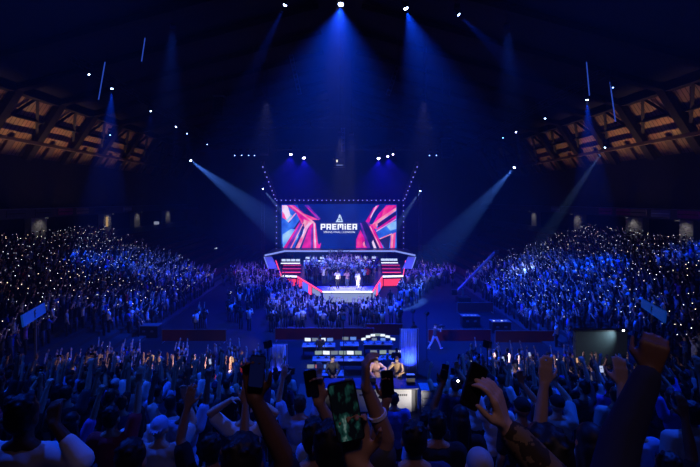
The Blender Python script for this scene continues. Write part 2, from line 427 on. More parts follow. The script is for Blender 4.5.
def text(body, x0, x1, y0, y1, name, m, parent, loc_fn, L, off=.35, extr=.01, fat=.03, facing=None):
    c = bpy.data.curves.new(name, 'FONT'); c.body = body; c.extrude = extr; c.offset = fat; c.fill_mode = 'BOTH'; c.space_character = 1.12
    t = bpy.data.objects.new(name + '_src', c); COL.objects.link(t)
    bpy.context.view_layer.update()
    me = bpy.data.meshes.new_from_object(t.evaluated_get(bpy.context.evaluated_depsgraph_get()))
    bpy.data.objects.remove(t); bpy.data.curves.remove(c)
    me.name = name; me.materials.clear(); me.materials.append(m)
    co = np.empty(len(me.vertices) * 3, np.float32); me.vertices.foreach_get('co', co); co = co.reshape(-1, 3)
    lo, hi = co.min(0), co.max(0)
    A, B = loc_fn(x0, y1) - L, loc_fn(x1, y0) - L
    u = (co[:, 0] - lo[0]) / (hi[0] - lo[0]); v_ = (co[:, 1] - lo[1]) / (hi[1] - lo[1])
    out = np.zeros_like(co)
    out[:, 0] = A.x + u * (B.x - A.x); out[:, 1] = A.y + (B.y - A.y) * u - co[:, 2]; out[:, 2] = A.z + v_ * (B.z - A.z)
    me.vertices.foreach_set('co', out.ravel())
    o = bpy.data.objects.new(name, me); COL.objects.link(o); o.parent = parent
    return o
GL = {'P': [(0, 0, 1.25, 5), (0, 3.9, 4, 5), (0, 1.6, 4, 2.6), (2.85, 1.6, 4, 5)], 'R': [(0, 0, 1.25, 5), (0, 3.9, 4, 5), (0, 1.6, 4, 2.6), (2.85, 2.4, 4, 5), (2.5, 0, 3.9, 1.8)],
      'E': [(0, 0, 1.25, 5), (0, 3.9, 3.7, 5), (0, 2.0, 3.4, 3.0), (0, 0, 3.7, 1.05)], 'M': [(0, 0, 1.2, 5), (3.9, 0, 5.1, 5), (1.95, 1.6, 3.15, 5), (0, 3.9, 5.1, 5)], 'i': [(0, 0, 1.25, 3.5), (0, 4.0, 1.25, 5)]}
mb = MB(); cx_ = 0.0; GW = {'P': 4, 'R': 4, 'E': 3.7, 'M': 5.1, 'i': 1.25}
tot_ = sum(GW[c] for c in 'PREMiER') + .9 * 6
for c in 'PREMiER':
    for (x0, z0, x1, z1) in GL[c]:
        q = [S(320.8 + (cx_ + x) / tot_ * 36.2, 229.5 - z / 5 * 5.8, .36) - SL for x, z in ((x0, z0), (x1, z0), (x1, z1), (x0, z1))]
        mb.prism(q, (0, .01, 0))
    cx_ += GW[c] + .9
mb.build('title_lettering', LETTER, scr)
text('SPRING FINAL | LONDON', 323.7, 354.8, 231.0, 233.3, 'subtitle_lettering', LETTER, scr, lambda x, y: S(x, y, .36), SL, fat=.0)
em = MB()
e = lambda pts: [S(310 + x / 11.667, 205 + y / 11.667, .36) - SL for x, y in pts]
em.prism(e([(345, 104), (362, 128), (352, 140), (340, 158), (328, 150), (334, 128)]), (0, .01, 0))
em.prism(e([(326, 152), (338, 166), (328, 184), (372, 184), (360, 160), (352, 146), (364, 132), (384, 198), (300, 198)]), (0, .01, 0))
em.prism(e([(345, 158), (354, 176), (337, 176)]), (0, .01, 0))
em.build('emblem', glow('emblem_pale', (.62, .80, 1.0), 1.0), scr)
# bulb frame round the screen
BULB = glow('bulb_blue_white', (.26, .26, 1.0), 1.3)
fr = empty('light_frame', S(340, 200), label='square frame of small blue bulbs round the big screen', cat='light frame')
FLc = fr.location
BARM = mat('truss_dark', (.05, .05, .055), .5, .4)
for (a, b) in (((276.5, 200), (403.5, 200)), ((276.5, 200), (276.5, 250)), ((403.5, 200), (403.5, 250))):
    MB().bar(S(*a, .05) - FLc, S(*b, .05) - FLc, .22).build('batten', BARM, fr)
bulb_me = MB().ball((0, 0, 0), .085, 1).mesh('bulb', BULB, True)
bp_ = [S(277 + 4.5 * i, 200.3, .22) for i in range(29)] + [S(276.7, 205.5 + 5.4 * i, .22) for i in range(9)] + [S(403.3, 205.5 + 5.4 * i, .22) for i in range(9)]
for p in bp_:
    o = bpy.data.objects.new('bulb', bulb_me); COL.objects.link(o); o.parent = fr; o.location = p - FLc
# sloping side trusses with bulbs
def lattice(name, a, b, w, m, parent=None, step=1.0, lace=True):
    "box truss from a to b as one mesh"
    a, b = Vector(a), Vector(b); d = (b - a); L = d.length; d.normalize()
    u = Vector((0, 0, 1)) if abs(d.z) < .9 else Vector((0, 1, 0))
    x = u.cross(d).normalized(); y = d.cross(x)
    mb = MB(); cs = [(x * i + y * j) * w / 2 for i, j in ((-1, -1), (1, -1), (1, 1), (-1, 1))]
    for c in cs: mb.bar(a + c, b + c, .06)
    n = max(1, int(L / step))
    for k in range(n + 1):
        p = a + d * (L * k / n)
        for q in range(4):
            mb.bar(p + cs[q], p + cs[(q + 1) % 4], .04)
            if k < n and lace: mb.bar(p + cs[q], a + d * (L * (k + 1) / n) + cs[(q + 1) % 4], .035)
    return mb.build(name, m, parent)
for s, side in ((-1, 'left'), (1, 'right')):
    A, B = Vector((s * 9.45, 61.6, 10.2)), Vector((s * 9.45, 50.5, 14.6))
    t = empty('bulb_truss', A, label='sloping truss with blue bulbs rising from the %s screen corner' % side, cat='truss', group='sloping bulb trusses')
    lattice('frame', Vector(), B - A, .4, BARM, t)
    pts = [A.lerp(B, (k + .5) / 8) for k in range(8)]
    for p in pts:
        o = bpy.data.objects.new('bulb', bulb_me); COL.objects.link(o); o.parent = t; o.location = p - A + Vector((0, -.1, -.28))

# ------------------------------------------------------------------ rigging
def truss(a, b, lab, w=.6, grp='overhead trusses'):
    a = Vector(a); t = empty('lighting_truss', a, label=lab, cat='truss', group=grp)
    lattice('frame', Vector(), Vector(b) - a, w, BARM, t, 1.2)
    for q in (.15, .85):
        p = a.lerp(Vector(b), q)
        top = RZ - abs(p.x) * (RZ - TZ) / TX - .2
        MB().tube(p - a, Vector((p.x, p.y, top)) - a, .03, n=6).build('hoist_chain', BARM, t)
    return t
truss((-13.5, 50, 16.35), (14.5, 50, 16.35), 'wide dark truss above the stage carrying the purple lamps')
truss((-13, 44, 18.0), (13, 44, 18.0), 'dark truss between the purple lamps and the roof ridge')
truss((-8.5, 30, 25.4), (10, 30, 25.4), 'truss at the top edge carrying the bright blue lamps')
truss((-22.9, 36, 22.2), (-23.3, 74, 20.9), 'long truss under the left roof slope carrying small lamps')
truss((22.6, 36, 20.9), (22.9, 74, 20.0), 'long truss under the right roof slope carrying small lamps')

LENS = {'bw': glow('lens_blue_white', (.45, .62, 1.0), 26.0), 'pu': glow('lens_purple_white', (.62, .55, 1.0), 30.0), 'b': glow('lens_blue', (.25, .45, 1.0), 12.0)}
def lamp(px, py, D, tgt, lab, power, col, deg, lens='bw', r=.2, hang=.55, grp='moving stage lamps', blend=.4, drop=0, pos=None):
    p = Vector(pos) if pos is not None else P(px, py, D)
    t = empty('stage_lamp', p, label=lab, cat='stage lamp', group=grp)
    d = (Vector(tgt) - p).normalized()
    MB().box((0, 0, hang), (.36, .3, .22)).build('base', BLACK, t)
    y = MB(); y.box((-.24, 0, hang / 2 - .02), (.05, .12, hang - .1)); y.box((.24, 0, hang / 2 - .02), (.05, .12, hang - .1)); y.box((0, 0, hang - .1), (.5, .14, .06)); y.build('yoke', BLACK, t)
    MB().tube((0, 0, hang + .1), (0, 0, max(hang + .2, drop)), .025, n=6).build('hanging_pole', BLACK, t)
    hd_ = MB().tube(-d * .24, d * .16, .17, .2, 16).build('head', BLACK, t)
    q = d.to_track_quat('Z', 'Y').to_matrix()
    lm = MB().ball(d * .16, (r, r, r * .7), 2, q).build('lens', LENS[lens], hd_, smooth=True)
    if power: spot('beam', p + d * .45, tgt, power, col, deg, blend, .1)
    return t
BLUE = (0.002, 0.055, 1.0); DEEP = (0.002, 0.02, 1.0); ICE = (.22, .42, 1.0); VIO = (.012, .006, 1.0)
LAMPS = [
 (341, 2, 30, (-1.2, 28.5, 8), 'brightest blue lamp at the top centre of the picture', 115000, BLUE, 84, 'bw', .20, .55, 'moving stage lamps', 1.0),
 (405, 6, 30, (11, 32, 6), 'bright blue lamp at the top, beam falling to the right', 110000, BLUE, 56, 'bw', .17, .55, 'moving stage lamps', 1.0),
 (286, 3, 30, (-12, 31, 8), 'blue lamp at the top with a thin beam to the left', 40000, BLUE, 14, 'bw', .13),
 (457, 13, 31, (20, 32, 14), 'small blue lamp at the top with a beam to the far right', 40000, BLUE, 16, 'bw', .11),
 (190, 160, 58, (-8, 51, 7), 'lamp with a strong pale beam slanting down towards the screen from the left', 400000, (.07, .22, 1.0), 13, 'bw', .14, .55, 'moving stage lamps', .4, 5.4),
 (515, 167, 54, (12.5, 46, 6), 'lamp with a strong pale beam slanting down from the right towards the stage', 250000, (.07, .22, 1.0), 12, 'bw', .14, .55, 'moving stage lamps', .4, 5.4),
 (606, 146, 40, (19, 42, 4), 'lamp by the right eaves with a thin pale beam', 95000, ICE, 9, 'bw', .07, .55, 'moving stage lamps', .4, 5.0),
 (112, 87, 40, (-22.5, 39.5, 6), 'lamp with a short blue beam under the left roof', 80000, BLUE, 24, 'bw', .11),
 (89, 73, 38, (-19.5, 33, 5), 'small lamp highest under the left roof slope', 3000, BLUE, 16, 'bw', .08),
 (151, 110, 50, (-21, 44, 3), 'faint lamp third along the left truss', 4000, BLUE, 30, 'bw', .08),
 (176, 126, 60, (-19, 50, 3), 'lamp fourth along the left truss above the slanting beam', 5000, BLUE, 18, 'bw', .10),
 (187, 133, 64, (-17, 52, 3), 'small lamp fifth along the left truss', 3000, BLUE, 20, 'b', .08),
 (207, 144, 72, (-13, 55, 3), 'small faint lamp sixth along the left truss', 2500, BLUE, 20, 'b', .08),
 (110, 134, 50, (-22, 42, 3), 'tiny lamp in front of the left roof boarding', 1200, BLUE, 16, 'b', .06),
 (587, 98, 38, (22.8, 37.5, 6), 'lamp with a short blue beam under the right roof', 80000, BLUE, 24, 'bw', .11),
 (613, 86, 36, (20, 30, 4), 'small lamp highest under the right roof slope', 2500, BLUE, 16, 'b', .06),
 (545, 117, 46, (23, 44, 3), 'small lamp second along the right truss', 4500, BLUE, 18, 'bw', .08),
 (516, 131, 55.5, (24, 50, 3), 'lamp third along the right truss with a faint beam', 5000, BLUE, 18, 'bw', .09),
 (503, 137, 58, (20, 50, 3), 'faint lamp fourth along the right truss', 2500, BLUE, 18, 'b', .07),
 (262, 188, 58, (-5.5, 57, 5.5), 'small lamp beside the left screen edge, beam pointing down', 140000, ICE, 12, 'bw', .09),
 (421, 190, 58, (7.2, 57, 5.5), 'small lamp beside the right screen edge, beam pointing down', 140000, ICE, 12, 'bw', .09),
 (291, 153, 49.6, (-6.5, 46.5, 4), 'purple-white lamp, outer one of the left pair above the screen', 17000, VIO, 92, 'pu', .16),
 (304, 156.5, 49.6, (-3.5, 46.5, 4), 'purple-white lamp, inner one of the left pair above the screen', 17000, VIO, 92, 'pu', .18),
 (378.5, 157, 49.6, (4, 46.5, 4), 'purple-white lamp, inner one of the right group above the screen', 17000, VIO, 92, 'pu', .18),
 (387.5, 155, 49.6, (7, 46.5, 4), 'purple-white lamp, middle one of the right group above the screen', 17000, VIO, 92, 'pu', .14),
 (393, 154, 49.6, (6, 20, 4), 'small purple-white lamp, outer one of the right group above the screen', 0, VIO, 100, 'pu', .08),
]
for a in LAMPS: lamp(*a)
for s, side in ((-1, 'left'), (1, 'right')):
    a = P(262 if s < 0 else 421, 188, 58)
    t = empty('side_tower', (a.x, 58.5, 0), label='dark upright truss beside the %s screen edge carrying one small lamp' % side, cat='truss', group='side towers')
    lattice('frame', Vector((0, 0, 0)), Vector((0, 0, a.z + .9)), .4, BARM, t); MB().box((0, 0, .03), (1.0, 1.0, .06)).build('base_plate', BLACK, t)
    MB().bar((0, 0, a.z + .7), (0, -.5, a.z + .7), .06).build('arm', BARM, t)
# dim little lamps along the stage trusses
for k, px in enumerate((234, 241, 248, 254, 430, 437, 444, 452)):
    lamp(px, 154.5, 49.8, (0, 40, 0), 'tiny dim blue lamp, %s from left in the outer row on the stage truss' % ordw[k], 0, BLUE, 10, 'b', .05, grp='tiny lamps on the stage truss')

# line arrays
def line_array(px, py, D, n, lab):
    p = P(px, py, D); t = empty('line_array_speaker', p, label=lab, cat='loudspeaker', group='hanging loudspeaker columns')
    for k in range(n):
        MB().box((0, -.04 * k * k * .3, -.36 * k), (1.1, .7, .33), Euler((R(-3 * k), 0, 0)).to_matrix()).build('cabinet', BLACK, t, bevel=.03)
    MB().box((0, 0, .3), (1.2, .8, .1)).build('flying_frame', STEEL, t)
    top = RZ - abs(p.x) * (RZ - TZ) / TX - .2
    for q in (-.4, .4): MB().tube((q, 0, .3), (q, 0, top - p.z), .025, n=6).build('chain', BARM, t)
line_array(264, 138, 48, 6, 'dark loudspeaker column hanging left of the purple lamps')
line_array(446, 141, 48, 6, 'dark loudspeaker column hanging right of the purple lamps')
line_array(219, 99, 45, 6, 'dark loudspeaker column hanging high left of the stage beams')
# hanging cables; the blue light on them is put in as emission
CABLE_LIGHT = glow('cable_painted_light', (.04, .11, .75), 0.55)
for k, (a, b, D, lab) in enumerate([((105, 62), (98.5, 100), 36, 'thin hanging cable with painted blue light at upper left, longer one'), ((145, 38), (141.5, 62), 36, 'thin hanging cable with painted blue light at upper left, shorter one'),
                                   ((586.5, 62), (589.5, 96), 36, 'thin hanging cable with painted blue light at upper right, beside the short beam'), ((610, 82), (615.5, 122), 36, 'thin hanging cable with painted blue light at upper right, nearest the frame edge')]):
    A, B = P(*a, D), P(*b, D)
    t = empty('hanging_cable', B, label=lab, cat='cable', group='hanging cables with painted blue light')
    MB().tube((0, 0, 0), A - B, .045, n=8).build('tube', CABLE_LIGHT, t)
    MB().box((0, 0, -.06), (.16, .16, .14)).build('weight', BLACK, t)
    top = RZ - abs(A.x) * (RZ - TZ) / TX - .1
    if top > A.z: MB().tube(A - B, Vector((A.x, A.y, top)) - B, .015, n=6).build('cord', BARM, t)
# lit vertical ladders and the little clock cube over the stage
for k, (a, b, lab) in enumerate([((291, 55), (299.5, 94), 'slim vertical truss catching light left of the centre beam'), ((397.5, 66), (388, 95), 'slim vertical truss catching light right of the centre beam')]):
    A, B = P(*a, 42), P(*b, 42)
    t = empty('ladder_truss', B, label=lab, cat='truss', group='slim vertical trusses')
    lattice('frame', Vector(), A - B, .35, STEEL, t, .45, False)
    MB().tube(A - B, Vector((A.x, A.y, RZ - abs(A.x) * .28 - .3)) - B, .02, n=6).build('cord', BARM, t)
A, B = P(343, 128, 48), P(343, 151, 48)
t = empty('hoist_tower', B, label='pale hanging tower of chain hoists above the clock cube', cat='hoist')
lattice('frame', Vector(), A - B, .4, mat('hoist_grey', (.35, .35, .4), .5, .3), t, .5)
for z in (.3, .9, 1.5): MB().box((0, -.25, z), (.5, .2, .25)).build('hoist_box', mat('hoist_grey', (.35, .35, .4), .5, .3), t, bevel=.03)
MB().tube((0, 0, (A - B).z), (0, 0, RZ - .4 - B.z), .03, n=6).build('chain', BARM, t)
p = P(339, 163, 47)
t = empty('clock_cube', p, label='small dark hanging cube with a lit yellow-white digit', cat='clock')
MB().box((0, 0, 0), (1.3, 1.0, 1.0)).build('housing', BLACK, t, bevel=.05)
MB().box((-.22, -.51, .18), (.16, .02, .28)).build('digit', glow('digit_yellow', (1.0, .9, .6), 1.2), t)
MB().box((.05, -.51, -.28), (.7, .02, .07)).build('status_line', glow('status_blue', (.4, .5, 1.0), .5), t)
MB().tube((0, 0, .5), (0, 0, 4.2), .02, n=6).build('cord', BARM, t)

# ------------------------------------------------------------------ washes on the seats and the roof
def flood(loc, tgt, power, col, deg, lab, blend=.6, vol=False, size=.3):
    p = Vector(loc); d = (Vector(tgt) - p).normalized()
    t = empty('floodlight', p, label=lab, cat='floodlight', group='floodlights')
    MB().box((0, 0, 0), (.4, .4, .3), d.to_track_quat('Z', 'Y').to_matrix()).build('housing', BLACK, t)
    MB().tube((0, 0, .1), (0, 0, (RZ - abs(p.x) * (RZ - TZ) / TX - .1) - p.z), .02, n=6).build('hanging_rod', BLACK, t)
    spot('wash', p + d * .3, tgt, power, col, deg, blend, size, vol)
WASH = [
 ((-12, 30, 22.5), (-19, 43.5, 3.0), 38000, (.02, .09, 1.0), 30, 'floodlight washing the left stand', 1.0),
 ((12, 30, 22.5), (19, 43.5, 3.0), 38000, (.02, .09, 1.0), 30, 'floodlight washing the right stand', 1.0),
 ((0, 26, 23), (-1.0, 35.0, 0), 12000, (.62, .56, 1.0), 34, 'floodlight washing the standing crowd before the stage', 1.0),
 ((-7, 40, 20), (-9.5, 48, 0), 6500, (.45, .42, 1.0), 48, 'floodlight washing the crowd left of the stage', 1.0),
 ((8, 40, 20), (10, 48, 0), 6500, (.45, .42, 1.0), 48, 'floodlight washing the crowd right of the stage', 1.0),
 ((0, 43.4, 16.9), (0.5, 50.5, 1.8), 19000, (.50, .50, 1.0), 34, 'added pale blue floodlight on the people standing on the stage', 1.0),  # added to brighten the people on the stage
 ((1.2, 43.4, 16.9), (0.8, 41, 1.5), 9000, (1.0, .95, .98), 18, 'white floodlight on the stage front', 1.0),
 ((-9, 10, 22), (-4, 7, 6), 11500, (.008, .075, 1.0), 62, 'blue floodlight over the near stand at the left', 1.0),
 ((9, 10, 22), (4, 7, 6), 11500, (.008, .075, 1.0), 62, 'blue floodlight over the near stand at the right', 1.0),
 ((3, -5, 19), (0, 8, 6), 280, (.04, .14, 1.0), 80, 'blue floodlight behind the camera', 1.0),
 ((0.6, -1.5, 14), (0.5, 1.6, 9.2), 85, (1.0, .55, .25), 46, 'small warm lamp over the rows closest to the camera', 1.0),
]
STANDS = [
 ((-.75, 14.7, 2.35), (-.3, 17.3, 3.1), 90, (1.0, .93, .88), 75, 'added low white lamp lighting the left end of the presenters desk', 0),  # this low pair is added to brighten the desk and its presenters
 ((3.3, 14.7, 2.35), (1.9, 17.2, 3.0), 100, (1.0, .93, .86), 85, 'added low white lamp lighting the right end of the presenters desk', 0),
 ((-1.75, 14.9, 3.9), (.3, 17.5, 3.5), 380, (1.0, .93, .88), 42, 'white lamp on a tall stand turned to the dark-suited presenter', 0),
 ((4.1, 14.9, 3.9), (2.1, 17.5, 3.4), 420, (1.0, .93, .86), 42, 'white lamp on a tall stand turned to the tan-jacketed presenter', 0),
 ((-2.3, 13.3, 5.4), (-9.5, 17.8, 3.4), 800, (1.0, .70, .66), 76, 'added lamp on a stand turned to the raised hands left of the desk', 0),  # this pair is added only to light the raised hands
 ((4.7, 13.3, 5.4), (11.0, 18.0, 3.0), 480, (.8, .72, 1.0), 76, 'added lamp on a stand turned to the raised hands right of the desk', 0),
 ((5.2, 25.0, 3.2), (8.2, 26.6, 0), 2200, (.004, .03, 1.0), 110, 'added blue lamp on a stand lighting the open floor right of the drape', 0),  # added to turn the open floor blue
 ((4.6, 26.3, 3.0), (6.5, 28.1, .8), 130, (.85, .85, 1.0), 50, 'added white lamp on a stand beside the right blue drape', 0),  # added to light the camera operator
 ((-.9, 40.35, 1.75), (-.2, 42.4, 2.1), 170, (1.0, .95, .95), 120, 'added low white footlight on the stage front edge, first from left', 1.2),  # both footlights are added to whiten the stage presenters
 ((2.2, 40.35, 1.75), (1.4, 42.4, 2.1), 170, (1.0, .95, .95), 120, 'added low white footlight on the stage front edge, second from left', 1.2),
 ((0.2, 23.3, 3.4), (0.4, 26, .8), 70, (.8, .85, 1.0), 120, 'worklight on a stand between the control tables', 0),
]
for loc, tgt, pw, col_, dg_, lab, z0 in STANDS:
    z0 = z0 if loc[1] > 14 else near_z(12); p_ = Vector(loc); d_ = (Vector(tgt) - p_).normalized()
    t = empty('stand_lamp', (p_.x, p_.y, z0), label=lab, cat='stand lamp', group='lamps on stands')
    MB().box((0, 0, p_.z - z0), (.22, .22, .16), d_.to_track_quat('Z', 'Y').to_matrix()).build('housing', BLACK, t)
    MB().tube((0, 0, .3), (0, 0, p_.z - z0 - .08), .02, n=8).build('pole', BLACK, t)
    for k in range(3):
        MB().bar((0, 0, .5), (.4 * math.cos(k * 2.1), .4 * math.sin(k * 2.1), .02), .025).build('leg', BLACK, t)
    spot('stand_light', p_ + d_ * .2, tgt, pw, col_, dg_, 1.0, .1)
for a in WASH: flood(*a)
# house warm lights on the balcony rail that wash the roof boarding
def warm_area(loc, tgt, power, ly):
    l = bpy.data.lights.new('warm', 'AREA'); l.shape = 'RECTANGLE'; l.size = .3; l.size_y = ly; l.energy = power; l.color = (1.0, .56, .30)
    l.spread = R(42)
    o = bpy.data.objects.new('warm', l); COL.objects.link(o); o.location = loc
    d = (Vector(tgt) - Vector(loc)).normalized()
    z = -d; y = Vector((0, 1, 0)); x = y.cross(z).normalized(); y = z.cross(x)
    o.rotation_euler = Matrix((x, y, z)).transposed().to_euler()
for s, side in ((-1, 'left'), (1, 'right')):
    for k, y in enumerate((35.6, 41.6, 47.6, 53.6, 59.6, 65.6)):
        p = Vector((s * 31.15, y, 9.34))
        t = empty('balcony_uplight', p, label='long warm uplight on the %s balcony rail, %s counted from the camera' % (side, ordw[k]), cat='uplight', group='warm uplights on the balcony rails')
        MB().box((0, 0, -.06), (.34, 5.0, .1)).build('housing', BLACK, t)
        for q in (-2, 2): MB().box((0, q, -.14), (.1, .1, .12)).build('bracket', BLACK, t)
        warm_area(p + Vector((0, 0, .06)), on_flank(s, y, .52), WARMP * (.5, .9, .9, .6, .4, .25)[k], 4.9)
# ------------------------------------------------------------------ floor: control tables, barriers, desk, drapes
def table(x0, x1, y, lab, z=.74):
    t = empty('control_table', ((x0 + x1) / 2, y, 0), label=lab, cat='table', group='control tables')
    w_ = x1 - x0
    MB().box((0, 0, z), (w_, .75, .05)).build('table_top', GREYM, t, bevel=.008)
    for a in (-1, 1):
        for b in (-1, 1):
            MB().bar((a * (w_ / 2 - .08), b * .3, 0), (a * (w_ / 2 - .08), b * .3, z), .05).build('leg', BLACK, t)
    MB().box((0, .36, .45), (w_ - .2, .02, .5)).build('modesty_panel', BLACK, t)
    return t
SCR = [glow('screen_white', (.85, .92, 1.0), 1.1), glow('screen_dim', (.35, .42, .5), .5), glow('screen_green_grey', (.45, .6, .55), .55), glow('screen_red', (.9, .25, .3), .6), glow('screen_blue', (.15, .3, .9), .8)]
paper_m = mat('paper_white', (.7, .72, .75), .8)
def gear(x0, x1, y, n, pat, where, wd=.42, z=.77):
    for k in range(n):
        x = x0 + (k + .5) * (x1 - x0) / n
        monitor((x, y + .1, z), random.uniform(-.12, .12), 'lit control monitor, %s from left on the %s' % (ordw[k], where), 'monitors on the control tables', wd, SCR[pat[k % len(pat)]])
table(-2.4, -.3, 26.6, 'control table furthest from the desk, left one')
gear(-2.3, -.4, 26.6, 4, [0, 1, 0, 4], 'left table of the furthest row')
table(.0, 1.2, 26.8, 'control table furthest from the desk, middle one')
gear(.1, 1.1, 26.8, 2, [1, 4], 'middle table of the furthest row')
table(-1.6, 1.4, 24.3, 'long control table in the second row behind the presenters')
gear(-1.5, 1.3, 24.3, 6, [2, 0, 1, 2, 0, 2], 'long table behind the presenters', .44)
table(1.6, 4.0, 24.4, 'control table of the second row at the right')
gear(1.7, 3.9, 24.4, 4, [1, 2, 1, 0], 'right table of the second row', .44)
table(-1.9, .2, 22.3, 'control table nearest the dark-suited presenter')
gear(-1.8, .0, 22.3, 4, [1, 3, 4, 1], 'table nearest the dark-suited presenter', .42)
# curved bank of monitors on its own table
table(1.5, 3.4, 27.0, 'control table under the curved bank of bright monitors')
for k in range(7):
    a = (k - 3) / 3
    monitor((2.45 + a * .95, 27.1 - .3 * a * a, .77 + .18 * (1 - a * a)), -a * .35, 'bright monitor, %s from left in the curved bank' % ordw[k], 'curved bank of monitors', .34, SCR[0 if k != 3 else 2])
monitor((2.2, 26.75, .77), 0, 'dim monitor below the middle of the curved bank', 'curved bank of monitors', .36, SCR[1])
monitor((2.75, 26.75, .77), 0, 'dim blue monitor below the right of the curved bank', 'curved bank of monitors', .36, SCR[4])
for k, (x, y) in enumerate([(-1.9, 26.35), (-1.0, 26.35), (.6, 24.0), (2.6, 24.1), (-.5, 22.05)]):
    o = MB().box((0, 0, .006), (.30, .21, .012)).build('paper_stack', paper_m); o.location = (x, y, .767); o.rotation_euler.z = .3 * k
    MB().bar((-.08, 0, .016), (.08, .03, .016), .01).build('pen', BLACK, o)
    tag(o, 'stack of white papers lying before the screens, %s of five across the control tables' % ordw[k], 'papers', 'papers on the control tables')
# red barriers on the open floor
def barrier(x0, x1, y, k, h=.9, rot=0):
    t = empty('crowd_barrier', ((x0 + x1) / 2, y, 0), (0, 0, rot), 'dark red fabric barrier on the floor, ' + k, 'barrier', 'red barriers')
    w_ = x1 - x0
    MB().box((0, 0, h / 2 + .05), (w_, .04, h - .1)).build('panel', REDF, t)
    MB().bar((-w_ / 2, 0, h), (w_ / 2, 0, h), .05).build('rail', STEEL, t)
    for q in (-1, 1): MB().bar((q * w_ / 2, 0, 0), (q * w_ / 2, 0, h), .05).build('post', STEEL, t)
    for q in (-1, 1): MB().box((q * (w_ / 2 - .1), 0, .015), (.06, .6, .03)).build('foot', STEEL, t)
barrier(-4.6, 2.4, 29.6, 'longest one behind the control tables')
barrier(6.2, 10.6, 29.3, 'right of the walking camera operator')
barrier(10.8, 15.2, 29.0, 'far right end of the open floor')
barrier(-12.5, -8.0, 29.3, 'at the left end of the open floor')
barrier(10.4, 13.6, 37.0, 'further away beside the crane camera')
barrier(1.9, 4.6, 30.6, 'short, below the right end of the crowd')
# equipment cases on the open floor
for k, (px, py, D, lab) in enumerate([(470, 322, 33, 'black flight case with blue-lit controls on the open floor'), (500, 330, 31.5, 'black flight case under a small blue lamp on the open floor'), (150, 336, 30.5, 'dark flight case in front of the left stand')]):
    p = P(px, py, D); p.z = 0
    t = empty('flight_case', p, label=lab, cat='case', group='flight cases')
    MB().box((0, 0, .45), (1.4, .7, .8)).build('body', BLACK, t, bevel=.03)
    MB().box((0, 0, .87), (1.44, .74, .06)).build('lid', STEEL, t, bevel=.01)
    for q in (-.3, .3): MB().box((q, -.37, .5), (.2, .04, .12)).build('handle', STEEL, t)
    if k < 2:
        for q in range(4): MB().box((-.5 + .3 * q, -.1, .91), (.12, .12, .03)).build('control_light', SCR[4] if k == 0 else SCR[q % 2 * 4], t)
# blue uplit drapes either side of the control area
DRAPE = mat('pale_drape', (.5, .5, .55), .9)
def drape(px, D, wpx, ztop, lab, power):
    x = (px - CX) * D / F; w_ = wpx * D / F
    t = empty('drape_panel', (x, D, 0), label=lab, cat='drape', group='blue uplit drapes')
    mb = MB(); n = 24
    bm = mb.bm; rows = []
    for z in (0.02, ztop):
        rows.append([bm.verts.new((-w_ / 2 + w_ * i / n, .06 * math.sin(i * 1.9), z)) for i in range(n + 1)])
    for i in range(n): bm.faces.new((rows[0][i], rows[0][i + 1], rows[1][i + 1], rows[1][i]))
    o = mb.build('cloth', DRAPE, t, smooth=True); sd = o.modifiers.new('thick', 'SOLIDIFY'); sd.thickness = .02
    MB().tube((-w_ / 2 - .1, 0, ztop), (w_ / 2 + .1, 0, ztop), .025).build('top_rail', STEEL, t)
    for q in (-1, 1): MB().tube((q * (w_ / 2 + .08), 0, 0), (q * (w_ / 2 + .08), 0, ztop), .025).build('upright', STEEL, t)
    u = empty('floor_uplight', (x, D - .55, .0), label='small blue uplight at the foot of the ' + lab, cat='uplight', group='blue floor uplights')
    MB().box((0, 0, .1), (.5, .2, .18)).build('housing', BLACK, u); MB().box((0, 0, .2), (.44, .16, .02)).build('lens', BLU, u)
    spot('uplight', (x, D - .6, .35), (x, D, ztop * .7), power, (.02, .05, 1.0), 110, .6, .2, False)
drape(279, 20.5, 13, 2.9, 'blue-lit drape left of the control tables', 1500)
drape(409, 24.0, 16, 2.6, 'blue-lit drape right of the control tables', 500)
# presenters' platform and desk
pf = MB().box((1.15, 17.0, .86), (5.9, 3.6, 1.72)).build('presenter_platform', mat('platform_black', (.02, .02, .022), .5))
for q in range(3): MB().box((1.15, 18.95 + .3 * q, .8 - .28 * q), (1.6, .3, 1.6 - .56 * q)).build('step', BLACK, pf)
tag(pf, 'black platform carrying the presenters and their desk', 'platform')
PZ = 1.72
dk_ = empty('presenter_desk', (1.3, 16.5, PZ), label='presenters desk with dark blue top and white front bearing a black emblem', cat='desk')
DW = mat('desk_white', (.80, .80, .80), .45, noise=.03)
MB().box((.4, -.30, .50), (2.15, .06, .86)).build('front_panel', DW, dk_)
MB().box((-.1, .1, .97), (3.7, .95, .05)).build('desk_top', mat('desk_top_blue', (.03, .04, .14), .35), dk_, bevel=.01)
MB().box((-1.35, -.20, .48), (1.35, .05, .9)).build('side_panel', BLACK, dk_)
MB().box((1.58, -.2, .48), (.25, .05, .9)).build('side_panel', GREYM, dk_)
for q in (-1.85, 1.68): MB().box((q, .1, .48), (.06, .8, .95)).build('leg_panel', BLACK, dk_)
em = MB(); ez = lambda x, z: Vector((x, -.337, z))
for pts in ([(.16, .62), (.36, .83), (.62, .72), (.50, .60), (.40, .66), (.32, .56)], [(.10, .30), (.62, .30), (.44, .56), (.36, .46), (.28, .40)]):
    em.prism([ez(*p) for p in pts], (0, .006, 0))
em.build('emblem', BLACK, dk_)
for (x0, x1) in ((-.55, .0), (.72, 1.3)):
    b = MB(); xx = x0
    while xx < x1:
        b.box((xx + .03, -.337, .72), (.045, .006, .07)); xx += .075
    b.build('small_lettering', BLACK, dk_)
side = empty('equipment_rack', (3.62, 16.5, PZ), label='grey-white equipment rack standing right of the white desk front', cat='rack')
